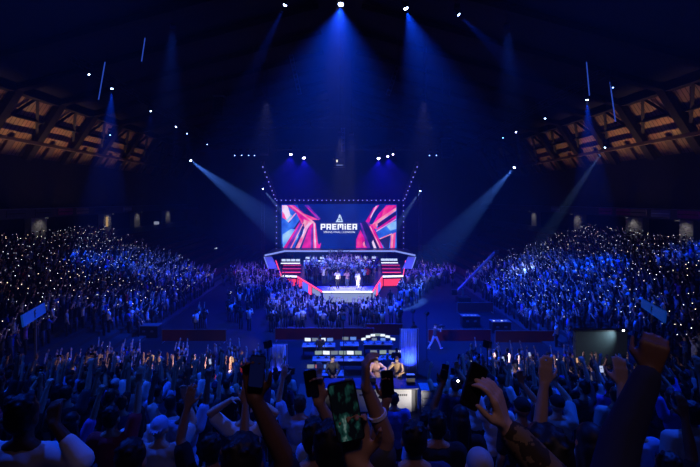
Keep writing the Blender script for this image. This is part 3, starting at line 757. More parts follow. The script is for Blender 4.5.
MB().box((0, 0, .45), (.95, .7, .9)).build('housing', mat('rack_grey', (.35, .36, .38), .5), side, bevel=.02)
for q in range(3):
    dr_ = MB().box((0, -.36, .2 + .27 * q), (.85, .03, .2)).build('drawer', mat('rack_face', (.5, .52, .55), .5), side)
    MB().box((.3, -.38, .2 + .27 * q), (.08, .02, .03)).build('status_light', SCR[0], dr_)
for k, (x, c) in enumerate(((-.55, 4), (.35, 1), (1.9, 4))):
    o = MB().box((0, 0, .012), (.34, .24, .024)).build('laptop', BLACK); o.location = (x + .9, 16.62, PZ + 1.0)
    ld_ = MB().box((0, -.12, .12), (.34, .012, .22)).build('lid', BLACK, o)
    MB().box((0, -.112, .12), (.31, .006, .19)).build('screen', SCR[c], ld_)
    tag(o, 'open laptop on the presenters desk, %s from left' % ordw[k], 'laptop', 'laptops on the presenters desk')
# blue sign boards over the stand exits
def sign(pts, lab, s):
    a, b, c, d = [P(*p) for p in pts]
    cen = (a + b + c + d) / 4
    t = empty('exit_sign_board', cen, label=lab, cat='sign board', group='blue boards over the stand exits')
    n = (b - a).cross(d - a).normalized()
    if n.dot(Vector((0, 0, H)) - cen) < 0: n = -n
    MB().prism([q - cen for q in (a, b, c, d)], -n * .08).build('board', mat('board_blue', (.03, .14, .45), .5, emit=(.004, .07, .5), strength=.30, noise=0), t)  # board's lit look is put in as weak emission
    u, v = (b - a).normalized(), (d - a).normalized()
    k = (a - d).length
    o0 = n * .012
    fl_ = MB()
    for pts in ([(-.18, .32), (.22, .38), (.18, .22), (.02, .20), (.0, .08), (.14, .08), (.10, -.06), (-.02, -.06), (-.06, -.34), (-.20, -.34)],):
        fl_.prism([o0 + u * (x * k) * s + v * (-y * k) for x, y in pts], n * .01)
    fl_.build('emblem', mat('emblem_dark', (.01, .02, .05), .5), t)
    g = (c + d) / 2
    MB().bar((c + d) / 2 - cen, Vector((g.x, g.y, side_z(abs(g.x)))) - cen, .08).build('post', STEEL, t)
sign([(22.3, 315.4, 20), (44.6, 302.6, 22.6), (46, 312.5, 22.6), (24, 327, 20)], 'blue sign board with dark emblem over the left stand exit', 1)
sign([(641, 298.5, 22.6), (665, 311.4, 20), (664, 323, 20), (641, 307, 22.6)], 'blue sign board with dark emblem over the right stand exit', 1)
# pale lit exit wall at the right
t = empty('exit_wall', (11.75, 18.4, 0), label='low dark exit wall with an oval pool of pale light from a small white lamp', cat='wall panel')
MB().box((-.2, .12, 2.1), (2.3, .25, 4.2)).build('panel', mat('exit_paint', (.055, .075, .08), .8), t, bevel=.03)
MB().box((-.2, .12, 4.23), (2.4, .32, .06)).build('coping', BLACK, t)
MB().bar((.5, .1, 4.2), (.5, -.3, 4.36), .05).build('lamp_arm', BLACK, t); MB().box((.5, -.3, 4.36), (.14, .14, .1)).build('lamp_box', BLACK, t); MB().ball((.5, -.38, 4.36), .045).build('lamp_lens', glow('lens_white', (.9, .95, 1), 8), t)
spot('exit_light', (12.2, 18.0, 4.28), (11.75, 18.4, 3.95), 60, (.6, .85, 1.0), 90, 1.0, .05, False)
# camera crane at the right of the stage
t = empty('camera_crane', (P(463, 291, 41).x, 41, 0), label='long camera crane arm slanting up on the open floor right of the stage', cat='camera crane')
B0 = t.location
MB().box((0, 0, .25), (1.2, 1.2, .5)).build('dolly', BLACK, t, bevel=.04)
MB().tube((0, 0, .5), (0, 0, 1.3), .1).build('column', STEEL, t)
lattice('boom', Vector((-.6, 0, 1.0)), P(495, 252, 44) - B0, .13, mat('crane_grey', (.22, .22, .25), .5), t, .6)
MB().box(P(496, 252, 44) - B0, (.4, .6, .35)).build('camera_head', BLACK, t, bevel=.03)
MB().box((-.9, 0, .95), (.5, .5, .5)).build('counterweight', BLACK, t)
# rail and lit box in the empty seats left of the stage, and its twin rail at the right
for s, side in ((-1, 'left'), (1, 'right')):
    a, b = (P(165, 259, 58), P(214, 250, 70)) if s < 0 else (P(522, 262, 58), P(470, 252, 70))
    t = empty('gangway_rail', a, label='low grey rail crossing the empty seats at the %s' % side, cat='rail', group='rails across the empty seats')
    MB().bar((0, 0, 0), b - a, .1, .5).build('rail', GREYM, t)
    for q in range(6):
        p = (b - a) * (q / 5); zz = side_z(abs((a + p).x)) - a.z
        MB().bar(p, (p.x, p.y, min(zz, p.z - .1)), .06).build('post', STEEL, t)
p = P(215, 250, 69)
t = empty('lit_box', p, label='small white-lit box at the end of the left gangway rail', cat='light box')
MB().box((0, .1, 0), (.78, .3, .9)).build('housing', BLACK, t); MB().box((0, -.07, 0), (.7, .05, .8)).build('face', glow('box_white', (.7, .78, 1.0), .75), t)
MB().bar((0, .1, -.4), (0, .1, 1.4 - p.z), .1).build('post', STEEL, t)
MB().bar((0, .1, .4), (0, .1, 1.6), .05).build('aerial', STEEL, t)
p = P(156.5, 223, 72)
t = empty('camera_stand', p, label='pale-lit little camera position under the left balcony end', cat='camera')
MB().box((0, 0, 0), (.7, .5, .5)).build('body', mat('pale_casing', (.5, .52, .6), .5, emit=(.6, .65, .9), strength=.35, noise=0), t, bevel=.05)  # casing emits faintly to look lit; it is no lamp
MB().bar((.5, 0, .1), (2.4, 0, .15), .1).build('pan_bar', GREYM, t); MB().bar((0, 0, -.2), (-.3, 0, side_z(abs(p.x)) - p.z), .1).build('tripod', STEEL, t)
# lit doorway in the left concourse
D = 32.2 * F / (CX - 107)
o = MB().box((0, 0, 0), (.12, .38, 1.35)).build('door_1', glow('doorway_glow', (1.0, .62, .25), .40)); o.location = (-32.2, D, 7.0); struct(o)
# rows of empty tip-up seats near the stage
SEATM = mat('seat_dark_red', (.10, .015, .02), .7)
for s, side in ((-1, 'left'), (1, 'right')):
    k = 0
    for i in range(1, 19, 2):
        x = SX0 + SROW * (i + .5); z = SZ0 + SRISE * i
        y0 = 50.5 + (x - SX0) * .35; y1 = 74
        mb = MB(); ml = MB(); n = int((y1 - y0) / .6)
        for q in range(n):
            y = y0 + q * .6
            mb.box((s * .12, y - y0, .62), (.06, .5, .5)); mb.box((s * .02, y - y0, .42), (.1, .46, .4))
            ml.box((s * .1, y - y0 + .28, .22), (.05, .05, .44))
        o = mb.build('seat_row', SEATM); o.location = (s * x, y0, z)
        ml.box((s * .1, (y1 - y0) / 2 - .3, .30), (.04, y1 - y0, .05)); ml.build('bracket_rail', BLACK, o)
        tag(o, 'row of empty dark red seats in the %s stand, %s counted from the floor' % (side, ordw[k]), 'seat row', 'rows of empty seats'); k += 1
# ------------------------------------------------------------------ people
def remesh(mb, voxel, iters=3, name='m'):
    me = bpy.data.meshes.new('tmp'); mb.bm.to_mesh(me); mb.bm.free()
    o = bpy.data.objects.new('tmp', me); COL.objects.link(o)
    r = o.modifiers.new('r', 'REMESH'); r.mode = 'VOXEL'; r.voxel_size = voxel
    s = o.modifiers.new('s', 'SMOOTH'); s.factor = .5; s.iterations = iters
    bpy.context.view_layer.update()
    out = bpy.data.meshes.new_from_object(o.evaluated_get(bpy.context.evaluated_depsgraph_get()))
    bpy.data.objects.remove(o); bpy.data.meshes.remove(me)
    out.name = name; out.materials.clear(); out.materials.append(SKINS[0])
    out.polygons.foreach_set('use_smooth', [True] * len(out.polygons))
    return out
SKINS = [mat('skin_light', (.52, .33, .24), .55, noise=.06), mat('skin_tan', (.36, .20, .13), .55, noise=.06), mat('skin_deep', (.14, .07, .045), .5, noise=.06)]
HAIRS = {'black': mat('hair_black', (.008, .007, .008), .55), 'brown': mat('hair_brown', (.05, .025, .014), .55), 'fair': mat('hair_fair', (.25, .16, .08), .55), 'grey': mat('hair_grey', (.30, .30, .31), .6)}
SHIRTS = {'black': (.012, .012, .014), 'navy': (.02, .025, .07), 'white': (.70, .70, .72), 'pale grey': (.38, .39, .41), 'pale blue': (.25, .38, .62), 'red': (.45, .03, .04), 'charcoal': (.05, .05, .055), 'teal grey': (.22, .34, .36), 'blue': (.05, .12, .50), 'beige': (.55, .42, .30), 'purple': (.22, .12, .45)}
SHM = {k: mat('cloth_' + k.replace(' ', '_'), v, .9, noise=.10, scale=14) for k, v in SHIRTS.items()}
def camo():
    m = bpy.data.materials.new('cloth_camo_brown'); m.use_nodes = True; nt = m.node_tree; b = nt.nodes['Principled BSDF']
    tc = nt.nodes.new('ShaderNodeTexCoord'); n = nt.nodes.new('ShaderNodeTexNoise'); n.inputs['Scale'].default_value = 22; n.inputs['Detail'].default_value = 3
    r = nt.nodes.new('ShaderNodeValToRGB'); r.color_ramp.interpolation = 'CONSTANT'
    r.color_ramp.elements[0].color = (.03, .02, .012, 1); r.color_ramp.elements[1].position = .5; r.color_ramp.elements[1].color = (.16, .11, .06, 1)
    nt.links.new(tc.outputs['Object'], n.inputs['Vector']); nt.links.new(n.outputs['Fac'], r.inputs['Fac']); nt.links.new(r.outputs['Color'], b.inputs['Base Color'])
    b.inputs['Roughness'].default_value = .9; return m
SHM['camo brown'] = camo()
TRS = [mat('trousers_black', (.015, .015, .018), .9), mat('trousers_denim', (.05, .07, .13), .9), mat('trousers_pale', (.40, .38, .35), .9)]
CAPM = {'black': SHM['black'], 'pale': SHM['pale grey'], 'blue': SHM['pale blue']}

def ik(S, W, l1, l2, pole):
    S, W = Vector(S), Vector(W); d = W - S; L = min(d.length, (l1 + l2) * .995)
    W = S + d.normalized() * L; d = d.normalized()
    a = (l1 * l1 - l2 * l2 + L * L) / (2 * L); h = math.sqrt(max(0, l1 * l1 - a * a))
    p = Vector(pole); p = (p - d * p.dot(d)).normalized()
    return S + d * a + p * h, W

def hand(mb, Wp, d, n, side, curl=.25, spread=.10, r=.0088):
    d = Vector(d).normalized(); n = Vector(n); n = (n - d * n.dot(d)).normalized()
    a = d.cross(n) * side                       # towards the thumb
    Wp = Vector(Wp)
    offs = (.031, .0105, -.0105, -.031); lens = (.072, .080, .074, .058)
    for o_ in offs: mb.cap(Wp + a * o_ * .55 - d * .01, Wp + d * .092 + a * o_ * (1 + spread), .017, .0135, 8)
    for k, (o_, L) in enumerate(zip(offs, lens)):
        p = Wp + d * .092 + a * o_ * (1 + spread); ang = curl * .7
        dirv = d + a * o_ * spread * 12 / (1 + 2 * curl)
        dirv.normalize()
        for q, f_ in enumerate((.45, .32, .23)):
            v = (dirv * math.cos(ang) + n * math.sin(ang)).normalized()
            p2 = p + v * L * f_ * 1.12
            mb.cap(p, p2, r * (1.06 - .06 * q), r * (1.0 - .08 * q), 8); p = p2; ang += curl
    t0 = Wp + d * .025 + a * .030
    v = (d * .62 + a * .72 + n * .30).normalized(); t1 = t0 + v * .042
    v2 = (d * .85 + a * (.45 - .35 * curl) + n * (.25 + .4 * curl)).normalized(); t2 = t1 + v2 * .032; t3 = t2 + (v2 + d * .3 + n * .2 * curl).normalized() * .026
    mb.cap(Wp + d * .005 + a * .012, t0, .018, .0165, 8)
    mb.cap(t0, t1, .0155, .0125, 8); mb.cap(t1, t2, .0118, .0105, 8); mb.cap(t2, t3, .0104, .0085, 8)
    return a

def frame_of(d, n):
    d = Vector(d).normalized(); n = Vector(n); n = (n - d * n.dot(d)).normalized()
    return d, n, d.cross(n)

def person_mesh(spec, vox=.012):
    """spec: R, L = (wrist target, hand direction or None, palm normal, curl, pole); stride, turn (head yaw), lean, sleeve, coat.
    Returns the meshes of the parts and the wrist frames."""
    lean = spec.get('lean', 0.0)
    def bend(p):                                   # forward lean above the hips
        p = Vector(p)
        if p.z > .95 and lean:
            q = p - Vector((0, 0, .95)); q = Matrix.Rotation(-lean, 3, 'X') @ q; p = q + Vector((0, 0, .95))
        return p
    fem = spec.get('slim', 0)
    sw = .185 - .02 * fem
    st_ = spec.get('stride', 0.0)
    rot = Matrix.Rotation(-lean, 3, 'X')
    # torso pieces (centre, radii)
    tors = [((0, 0, .97), (.160, .112, .13)), ((0, .002, 1.12), (.142 - .012 * fem, .105, .16)), ((0, 0, 1.30), (.168 - .015 * fem, .116, .17)), ((0, -.004, 1.40), (.155, .095, .09))]
    legs = []
    for s in (-1, 1):
        k = s * st_
        hip, knee, ank = (s * .088, 0, .93), (s * .10, k * .22 + .025, .50), (s * .105, k * .42 - (.08 if k < 0 else 0), .085 + (.03 if k < 0 else 0))
        legs.append((hip, knee, ank))
    ht = Matrix.Rotation(spec.get('turn', 0.0), 3, 'Z') @ Matrix.Rotation(spec.get('nod', 0.0), 3, 'X')
    def hd(p):                                     # head-local point -> body
        q = Vector(p) - Vector((0, 0, 1.55)); return bend(ht @ q + Vector((0, 0, 1.55)))
    hrot = rot @ ht
    arms = {}
    for key, s in (('R', 1), ('L', -1)):
        wt, hdv, pn, curl, pole = spec[key]
        S = bend((s * sw, -.005, 1.425)); E, Wr = ik(S, wt, .295, .262, pole)
        dv = Vector(hdv) if hdv else (Wr - E)
        arms[key] = (s, S, E, Wr, dv.normalized(), Vector(pn), curl)
    b = MB()
    for c, r in tors: b.ball(bend(c), r, 2, rot)
    b.cap(bend((-sw + .02, -.005, 1.425)), bend((sw - .02, -.005, 1.425)), .058, .058)
    b.cap(bend((-.10, -.015, 1.45)), bend((0, -.012, 1.51)), .045, .045); b.cap(bend((.10, -.015, 1.45)), bend((0, -.012, 1.51)), .045, .045)
    b.cap(bend((0, -.012, 1.45)), hd((0, .0, 1.59)), .056, .052)
    b.ball(hd((0, -.008, 1.665)), (.076, .094, .094), 3, hrot); b.ball(hd((0, .030, 1.605)), (.056, .060, .062), 2, hrot)
    b.ball(hd((0, .055, 1.572)), (.030, .030, .022), 2, hrot)
    b.cap(hd((0, .085, 1.66)), hd((0, .106, 1.625)), .010, .014, 8)
    b.cap(hd((-.035, .078, 1.675)), hd((.035, .078, 1.675)), .012, .012, 8)
    b.cap(hd((-.018, .086, 1.592)), hd((.018, .086, 1.592)), .009, .009, 8)
    for s in (-1, 1): b.ball(hd((s * .077, -.008, 1.64)), (.012, .022, .033), 2, hrot)
    for key in arms:
        s, S, E, Wr, dv, pn, curl = arms[key]
        b.ball(S, .062, 2)
        b.cap(S, E, .052, .040); b.cap(E, E.lerp(Wr, .35), .041, .041); b.cap(E.lerp(Wr, .35), Wr, .041, .027)
        hand(b, Wr, dv, pn, s, curl)
    for hip, knee, ank in legs:
        b.cap(hip, knee, .088, .058); b.cap(knee, Vector(knee).lerp(Vector(ank), .3), .058, .056); b.cap(Vector(knee).lerp(Vector(ank), .3), ank, .056, .036)
        b.cap((ank[0], ank[1] - .03, .045), (ank[0] * 1.15, ank[1] + .15, .035), .042, .034)
    out = {'body': remesh(b, vox, 3, 'person_body')}
    cv = max(.014, vox * 1.25)
    c = MB(); g = .016
    for q, (cc, r) in enumerate(tors): c.ball(bend(cc), (r[0] + g, r[1] + g, r[2] + g * .6), 2, rot)
    hem = spec.get('hem', .86)
    c.cap(bend((-.07, 0, hem + .11)), bend((.07, 0, hem + .11)), .118, .118)
    c.cap(bend((-sw + .02, -.005, 1.425)), bend((sw - .02, -.005, 1.425)), .058 + g, .058 + g)
    c.cap(bend((-.085, -.012, 1.445)), bend((.085, -.012, 1.445)), .058, .058)
    if spec.get('hood'): c.ball(bend((0, -.10, 1.46)), (.11, .06, .08), 2, rot)
    sl = spec.get('sleeve', .7)
    for key in arms:
        s, S, E, Wr, dv, pn, curl = arms[key]
        if sl <= 1: c.cap(S, S.lerp(E, sl), .064 + g, .056 + g)
        else: c.cap(S, E, .064 + g * .8, .052 + g * .8); c.cap(E, E.lerp(Wr, min(.93, sl - 1)), .053 + g * .7, .038 + g * .5)
    out['shirt'] = remesh(c, cv, 2, 'shirt')
    t = MB()
    t.ball((0, 0, .95), (.172, .124, .12), 2)
    for hip, knee, ank in legs:
        t.cap(hip, knee, .10, .074); t.cap(knee, (ank[0], ank[1], max(.06, ank[2])), .074, .062)
    out['trousers'] = remesh(t, cv * 1.3, 2, 'trousers')
    for hs in spec.get('hair_styles', ('short',)):
        h = MB()
        if hs in ('short', 'crop', 'long', 'bun'):
            q = .0 if hs != 'crop' else -.006
            h.ball(hd((0, -.020, 1.690)), (.083 + q, .094 + q, .088 + q), 3, hrot); h.ball(hd((0, -.045, 1.645)), (.078 + q, .068 + q, .075 + q), 2, hrot)
            if hs == 'short':
                for k in range(14):
                    a = k * 2.4; rr_ = .018 * math.sqrt(k + 1); h.ball(hd((rr_ * math.cos(a), -.022 + 1.1 * rr_ * math.sin(a), 1.690 + .088 * math.sqrt(max(.05, 1 - (rr_ / .082) ** 2)))), (.021, .022, .014), 1, hrot)
        if hs == 'long': h.cap(hd((0, -.06, 1.64)), bend((0, -.10, 1.42)), .085, .07); h.cap(hd((-.055, -.03, 1.62)), bend((-.07, -.06, 1.46)), .04, .035); h.cap(hd((.055, -.03, 1.62)), bend((.07, -.06, 1.46)), .04, .035)
        if hs == 'bun': h.ball(hd((0, -.075, 1.765)), (.045, .045, .045), 2)
        if hs in ('cap', 'backcap'):
            f_ = 1 if hs == 'cap' else -1
            h.ball(hd((0, -.012, 1.695)), (.086, .100, .083), 3, hrot)
            for k in range(5): h.cap(hd((-.055 + .0275 * k, f_ * .075, 1.69)), hd((-.05 + .025 * k, f_ * (.155 - abs(k - 2) * .012), 1.672)), .010, .008, 8)
        out[hs] = remesh(h, max(.009, vox), 2, 'hair_' + hs)
    out['arms'] = arms; out['eyes'] = [hd((s * .031, .079, 1.652)) for s in (-1, 1)]
    return out

UPV = (0, .15, 1); DN = (0, .1, -1)
def arm_down(s): return ((s * .245, .08, .90), DN, (-s, .2, 0), .35, (s * .3, -1, 0))
def arm_up(s, x=.22, y=.14, z=1.97, curl=.18): return ((s * x, y, z), None, (0, 1, .1), curl, (s, .2, -.3))
def arm_phone(s, x=.13, y=.33, z=1.80): return ((s * x, y, z), (-s * .15, .05, 1), (0, -1, .05), .55, (s, -.1, -.6))
POSES = {
 'arms down': dict(R=arm_down(1), L=arm_down(-1)),
 'one arm raised': dict(R=arm_up(1), L=arm_down(-1)),
 'left arm raised': dict(R=arm_down(1), L=arm_up(-1)),
 'both arms raised': dict(R=arm_up(1, .24), L=arm_up(-1, .23, .1, 1.95)),
 'arms spread high': dict(R=arm_up(1, .36, .1, 1.90), L=arm_up(-1, .34, .15, 1.92)),
 'filming one-handed': dict(R=arm_phone(1), L=arm_down(-1)),
 'filming left-handed': dict(R=arm_down(1), L=arm_phone(-1, .16, .28, 1.86)),
 'filming overhead': dict(R=arm_phone(1, .075, .22, 1.93), L=arm_phone(-1, .075, .22, 1.93)),
 'fist raised': dict(R=arm_up(1, .24, .2, 1.95, 1.25), L=arm_down(-1)),
 'clapping': dict(R=((.05, .30, 1.42), (-.2, .4, 1), (-1, 0, 0), .15, (1, -.3, -.6)), L=((-.05, .30, 1.42), (.2, .4, 1), (1, 0, 0), .15, (-1, -.3, -.6))),
 'hands on head': dict(R=((.13, -.03, 1.77), (-.8, -.3, .2), (0, -.2, -1), .4, (1, -.4, .1)), L=((-.13, -.03, 1.77), (.8, -.3, .2), (0, -.2, -1), .4, (-1, -.4, .1))),
}
PHONE_POSE = {'filming one-handed': ('R', 0), 'filming left-handed': ('L', 0), 'filming overhead': ('R', 1)}
PROTO = {}
def proto(pose, lod, slim):
    k = (pose, lod, slim)
    if k not in PROTO:
        s = dict(POSES[pose]); s['slim'] = slim; s['sleeve'] = .7
        s['hair_styles'] = ('short', 'crop', 'long', 'bun', 'cap', 'backcap')
        PROTO[k] = person_mesh(s, (.010, .017)[lod])
    return PROTO[k]

def slot(o, m):
    o.material_slots[0].link = 'OBJECT'; o.material_slots[0].material = m
def place(parts, loc, yaw, scale, skin, shirt, hair, hairm, trs, label, group=None, coat=False):
    o = bpy.data.objects.new('person', parts['body']); COL.objects.link(o)
    o.location = loc; o.rotation_euler = (0, 0, yaw); o.scale = (scale,) * 3
    slot(o, skin)
    for nm, me, m in (('shirt' if not coat else 'jacket', parts['shirt'], shirt), ('trousers', parts['trousers'], trs), ('cap' if 'cap' in hair else 'hair', parts[hair], hairm) if hair else (None, None, None)):
        if me is None: continue
        c = bpy.data.objects.new(nm, me); c.parent = o; COL.objects.link(c); slot(c, m)
    tag(o, label, 'person', group)
    return o
# phones
PHB = mat('phone_case_black', (.012, .012, .014), .4)
SCREENS = {'dark': GLASSB, 'lit': glow('phone_screen_lit', (.55, .65, 1.0), .8), 'blue': glow('phone_screen_blue', (.01, .03, .30), .07), 'warm': glow('phone_screen_warm', (1.0, .55, .3), .7)}
def rounded(mb, w_, h_, d_, r, n=5):
    pts = []
    for cx, cz, a0 in ((w_ / 2 - r, h_ / 2 - r, 0), (-w_ / 2 + r, h_ / 2 - r, 90), (-w_ / 2 + r, -h_ / 2 + r, 180), (w_ / 2 - r, -h_ / 2 + r, 270)):
        for k in range(n + 1):
            a = R(a0 + 90 * k / n); pts.append((cx + r * math.cos(a), -d_ / 2, cz + r * math.sin(a)))
    return mb.prism(pts, (0, d_, 0))
ph_body = rounded(MB(), .076, .158, .010, .011).mesh('phone', PHB)
ph_scr = rounded(MB(), .070, .150, .001, .008).mesh('phone_screen', SCREENS['dark'])
ph_cam = rounded(MB(), .028, .030, .003, .006).mesh('camera_bump', GLASSB)
def phone(c, d, n, label, group, scr='dark', body=None, scale=1.0):
    "c centre, d long axis, n direction the screen faces"
    d, n, a = frame_of(d, n)
    o = bpy.data.objects.new('phone', ph_body); COL.objects.link(o)
    # local z = d, local -y = n
    y = -n; x = y.cross(d).normalized()
    o.matrix_world = Matrix.Translation(c) @ Matrix((x, y, d)).transposed().to_4x4() @ Matrix.Scale(scale, 4)
    if body: slot(o, body)
    s = bpy.data.objects.new('phone_screen', ph_scr); s.parent = o; s.location = (0, -.0055, 0); COL.objects.link(s)
    slot(s, SCREENS[scr] if isinstance(scr, str) else scr)
    k = bpy.data.objects.new('camera_bump', ph_cam); k.parent = o; k.location = (.018, .006, .055); COL.objects.link(k)
    return tag(o, label, 'phone', group)
def hand_phone(parts, root, key, land, label, group, scr='dark', body=None):
    s, S, E, Wr, dv, pn, curl = parts['arms'][key]
    M = Matrix.Translation(root.location) @ root.rotation_euler.to_matrix().to_4x4() @ Matrix.Diagonal((*root.scale, 1))
    R3 = root.rotation_euler.to_matrix()
    d, n, a = frame_of(dv, pn)
    if land:
        c = M @ (Vector((0, Wr.y, Wr.z)) + d * .10 + n * .034); return phone(c, R3 @ Vector((1, 0, 0)), R3 @ n, label, group, scr, body)
    c = M @ (Wr + d * .125 + n * .030)
    return phone(c, R3 @ d, R3 @ n, label, group, scr, body)
# ------------------------------------------------------------------ performers and crew (full figures)
def full(spec, loc, yaw, skin, shirt, hair, hairm, trs, label, scale=1.0, group=None, coat=False, vox=.012, eyes=True, shoes=None):
    spec = dict(spec); spec.setdefault('hair_styles', (hair,))
    parts = person_mesh(spec, vox)
    o = place(parts, loc, yaw, scale, skin, shirt, hair, hairm, trs, label, group, coat)
    if eyes:
        for p in parts['eyes']:
            e_ = MB().ball((0, 0, 0), .012, 2).build('eye', GLASSB, o, smooth=True); e_.location = p
    for s in (-1, 1):
        st_ = s * spec.get('stride', 0)
        a = Vector((s * .105, st_ * .42 - (.08 if st_ < 0 else 0), 0))
        sh_ = MB().ball((s * .01, .055, .045), (.05, .13, .048), 2).build('shoe', shoes or SHM['black'], o, smooth=True); sh_.location = a
    return o, parts
D_ = lambda **k: dict({'R': arm_down(1), 'L': arm_down(-1)}, **k)
# on the stage front (they face the hall)
def on(px, y): return Vector(((px - CX) * y / F, y, ZS + .014))
full(D_(R=((.10, .30, 1.38), (-.2, .5, .9), (-1, 0, 0), .9, (1, -.3, -.5))), on(337.5, 41.5), R(180), SKINS[0], SHM['white'], 'short', HAIRS['brown'], TRS[0], 'stage presenter in a white top, first from left on the stage front', 1.03)
full(D_(R=((.12, .28, 1.30), (-.3, .6, .6), (-1, 0, 0), .9, (1, -.3, -.5)), slim=1), on(347, 42.0), R(170), SKINS[1], mat('cloth_dusty_pink', (.42, .22, .24), .9), 'long', HAIRS['brown'], TRS[1], 'stage presenter in a dusty pink top, middle of three on the stage front', .97)
full(D_(slim=1, hem=.5), on(357.5, 41.2), R(200), SKINS[0], SHM['white'], 'long', HAIRS['fair'], TRS[2], 'stage presenter in a long white dress, nearest the right stage edge', 1.0)
# presenters at the desk
o, _ = full(D_(R=((.14, .34, 1.08), (-.3, .8, -.3), (-.6, 0, -.8), .4, (1, -.6, 0)), L=((-.10, .34, 1.08), (.3, .8, -.3), (.6, 0, -.8), .4, (-1, -.6, 0)), sleeve=1.95, turn=.9), (-.32, 17.5, PZ), R(195), SKINS[0], SHM['charcoal'], 'short', HAIRS['black'], TRS[0], 'presenter in a dark suit standing at the left end of the desk', .99, coat=True)
full(D_(R=((.16, .30, 1.05), (-.4, .8, -.1), (-.7, 0, -.7), .4, (1, -.6, 0)), L=((-.2, .28, 1.25), (.3, .8, .3), (.6, 0, -.3), .5, (-1, -.6, 0)), sleeve=1.9, slim=1), (1.52, 17.5, PZ), R(180), SKINS[0], mat('cloth_blush', (.75, .42, .34), .85), 'long', HAIRS['fair'], TRS[2], 'presenter in a pale pink jacket in the middle of the desk', .97, coat=True)
full(D_(R=((.18, .42, 1.08), (-.2, .9, -.2), (0, 0, -1), .3, (1, -.4, .2)), L=((-.12, .42, 1.08), (.2, .9, -.2), (0, 0, -1), .3, (-1, -.4, .2)), sleeve=1.93, lean=.20, turn=-.3, nod=-.2), (2.42, 17.52, PZ), R(160), SKINS[0], mat('cloth_tan_suit', (.62, .40, .20), .85), 'short', HAIRS['brown'], TRS[0], 'presenter in a tan jacket leaning on the right end of the desk', 1.0, coat=True)
# camera operator striding over the blue floor
px = P(435, 349, 28)
full(D_(stride=.95, R=((.20, .34, 1.42), (-.2, .8, .3), (-.5, 0, .8), .9, (1, -.4, -.5)), L=((-.06, .36, 1.36), (.3, .8, .3), (.5, 0, .8), .9, (-1, -.4, -.5)), lean=.06), (px.x, 28, 0), R(-70), SKINS[0], SHM['charcoal'], 'cap', SHM['black'], TRS[2], 'camera operator in pale trousers striding over the blue floor', .95, shoes=SHM['white'])
b = MB().box((0, 0, 0), (.16, .34, .2)).build('video_camera', BLACK, bevel=.02); b.location = (px.x + .42, 28.16, 1.44); b.rotation_euler.z = R(-70)
MB().tube((0, .17, 0), (0, .32, 0), .055).build('lens', BLACK, b); MB().bar((0, -.1, .12), (0, .12, .14), .03).build('handle', STEEL, b)
MB().bar((0, 0, -.1), (-.02, 0, -.28), .04).build('grip', BLACK, b)
tag(b, 'shoulder camera carried by the striding operator', 'camera')
for k, (x, y, yaw, shn, hr, lab) in enumerate([
    (3.15, 23.3, 0, 'black', ('short', 'brown'), 'crew member in black watching the right-hand control screens'),
    (-1.2, 25.4, .2, 'charcoal', ('short', 'black'), 'crew member in charcoal behind the furthest left control table'),
    (2.55, 22.4, -.2, 'pale blue', ('cap', None), 'crew member in a pale blue cap and top behind the desk'),
    (5.0, 28.3, .6, 'black', ('cap', None), 'crew member in black standing by the edge of the blue floor'),
    (-3.1, 21.6, 1.0, 'navy', ('short', 'black'), 'crew member in navy beside the left blue drape')]):
    pr = proto('arms down', 1, 0)
    place(pr, (x, y, 0), yaw, 1.0, SKINS[k % 2], SHM[shn], hr[0], HAIRS[hr[1]] if hr[1] else SHM[shn], TRS[0], lab)

# ------------------------------------------------------------------ spectators in the near stand
NEAR = []        # (x, y) taken
def step_z(y): return near_z(int(round((y - 3.5) / NROW)))
def near_person(px, D, pose, shirt, hair, hairc, skin, label, yaw=0, scale=1.0, lod=0, slim=0, dz=0, trs=0, grp=None):
    x = (px - CX) * D / F; z = step_z(D) + dz
    pr = proto(pose, lod, slim)
    hm = CAPM[hairc] if 'cap' in hair else HAIRS[hairc]
    o = place(pr, (x, D, z), yaw, scale, SKINS[skin], SHM[shirt], hair, hm, TRS[trs], label, grp)
    NEAR.append((x, D)); return o, pr

def hero(spec, px, D, shirt, hair, hairc, skin, label, yaw=0, scale=1.0, vox=.007, dz=0, **kw):
    "one-off figure; wrists in spec are given in world space"
    x = (px - CX) * D / F; z = step_z(D) + dz
    spec = dict(spec); inv = (Matrix.Translation((x, D, z)) @ Matrix.Rotation(yaw, 4, 'Z') @ Matrix.Scale(scale, 4)).inverted()
    for k in 'RL':                                # a wrist just out of reach belongs to a taller person
        if len(spec[k][0]) == 4: scale = max(scale, min(1.09, (P(*spec[k][0][1:]).z - z) / 1.955)) if not kw.get('fixed') else scale
    inv = (Matrix.Translation((x, D, z)) @ Matrix.Rotation(yaw, 4, 'Z') @ Matrix.Scale(scale, 4)).inverted()
    for k in 'RL':
        wt, dv, pn, c, pole = spec[k]
        if isinstance(wt, tuple) and len(wt) == 4:            # ('w', px, py, D)
            spec[k] = (inv @ P(*wt[1:]), dv, pn, c, pole)
    spec['hair_styles'] = (hair,)
    parts = person_mesh(spec, vox)
    hm = CAPM[hairc] if 'cap' in hair else HAIRS[hairc]
    o = place(parts, (x, D, z), yaw, scale, SKINS[skin], SHM[shirt], hair, hm, TRS[0], label, 'spectators in the near stand')
    NEAR.append((x, D)); return o, parts
G = 'spectators in the near stand'; GP = 'phones held up in the near stand'
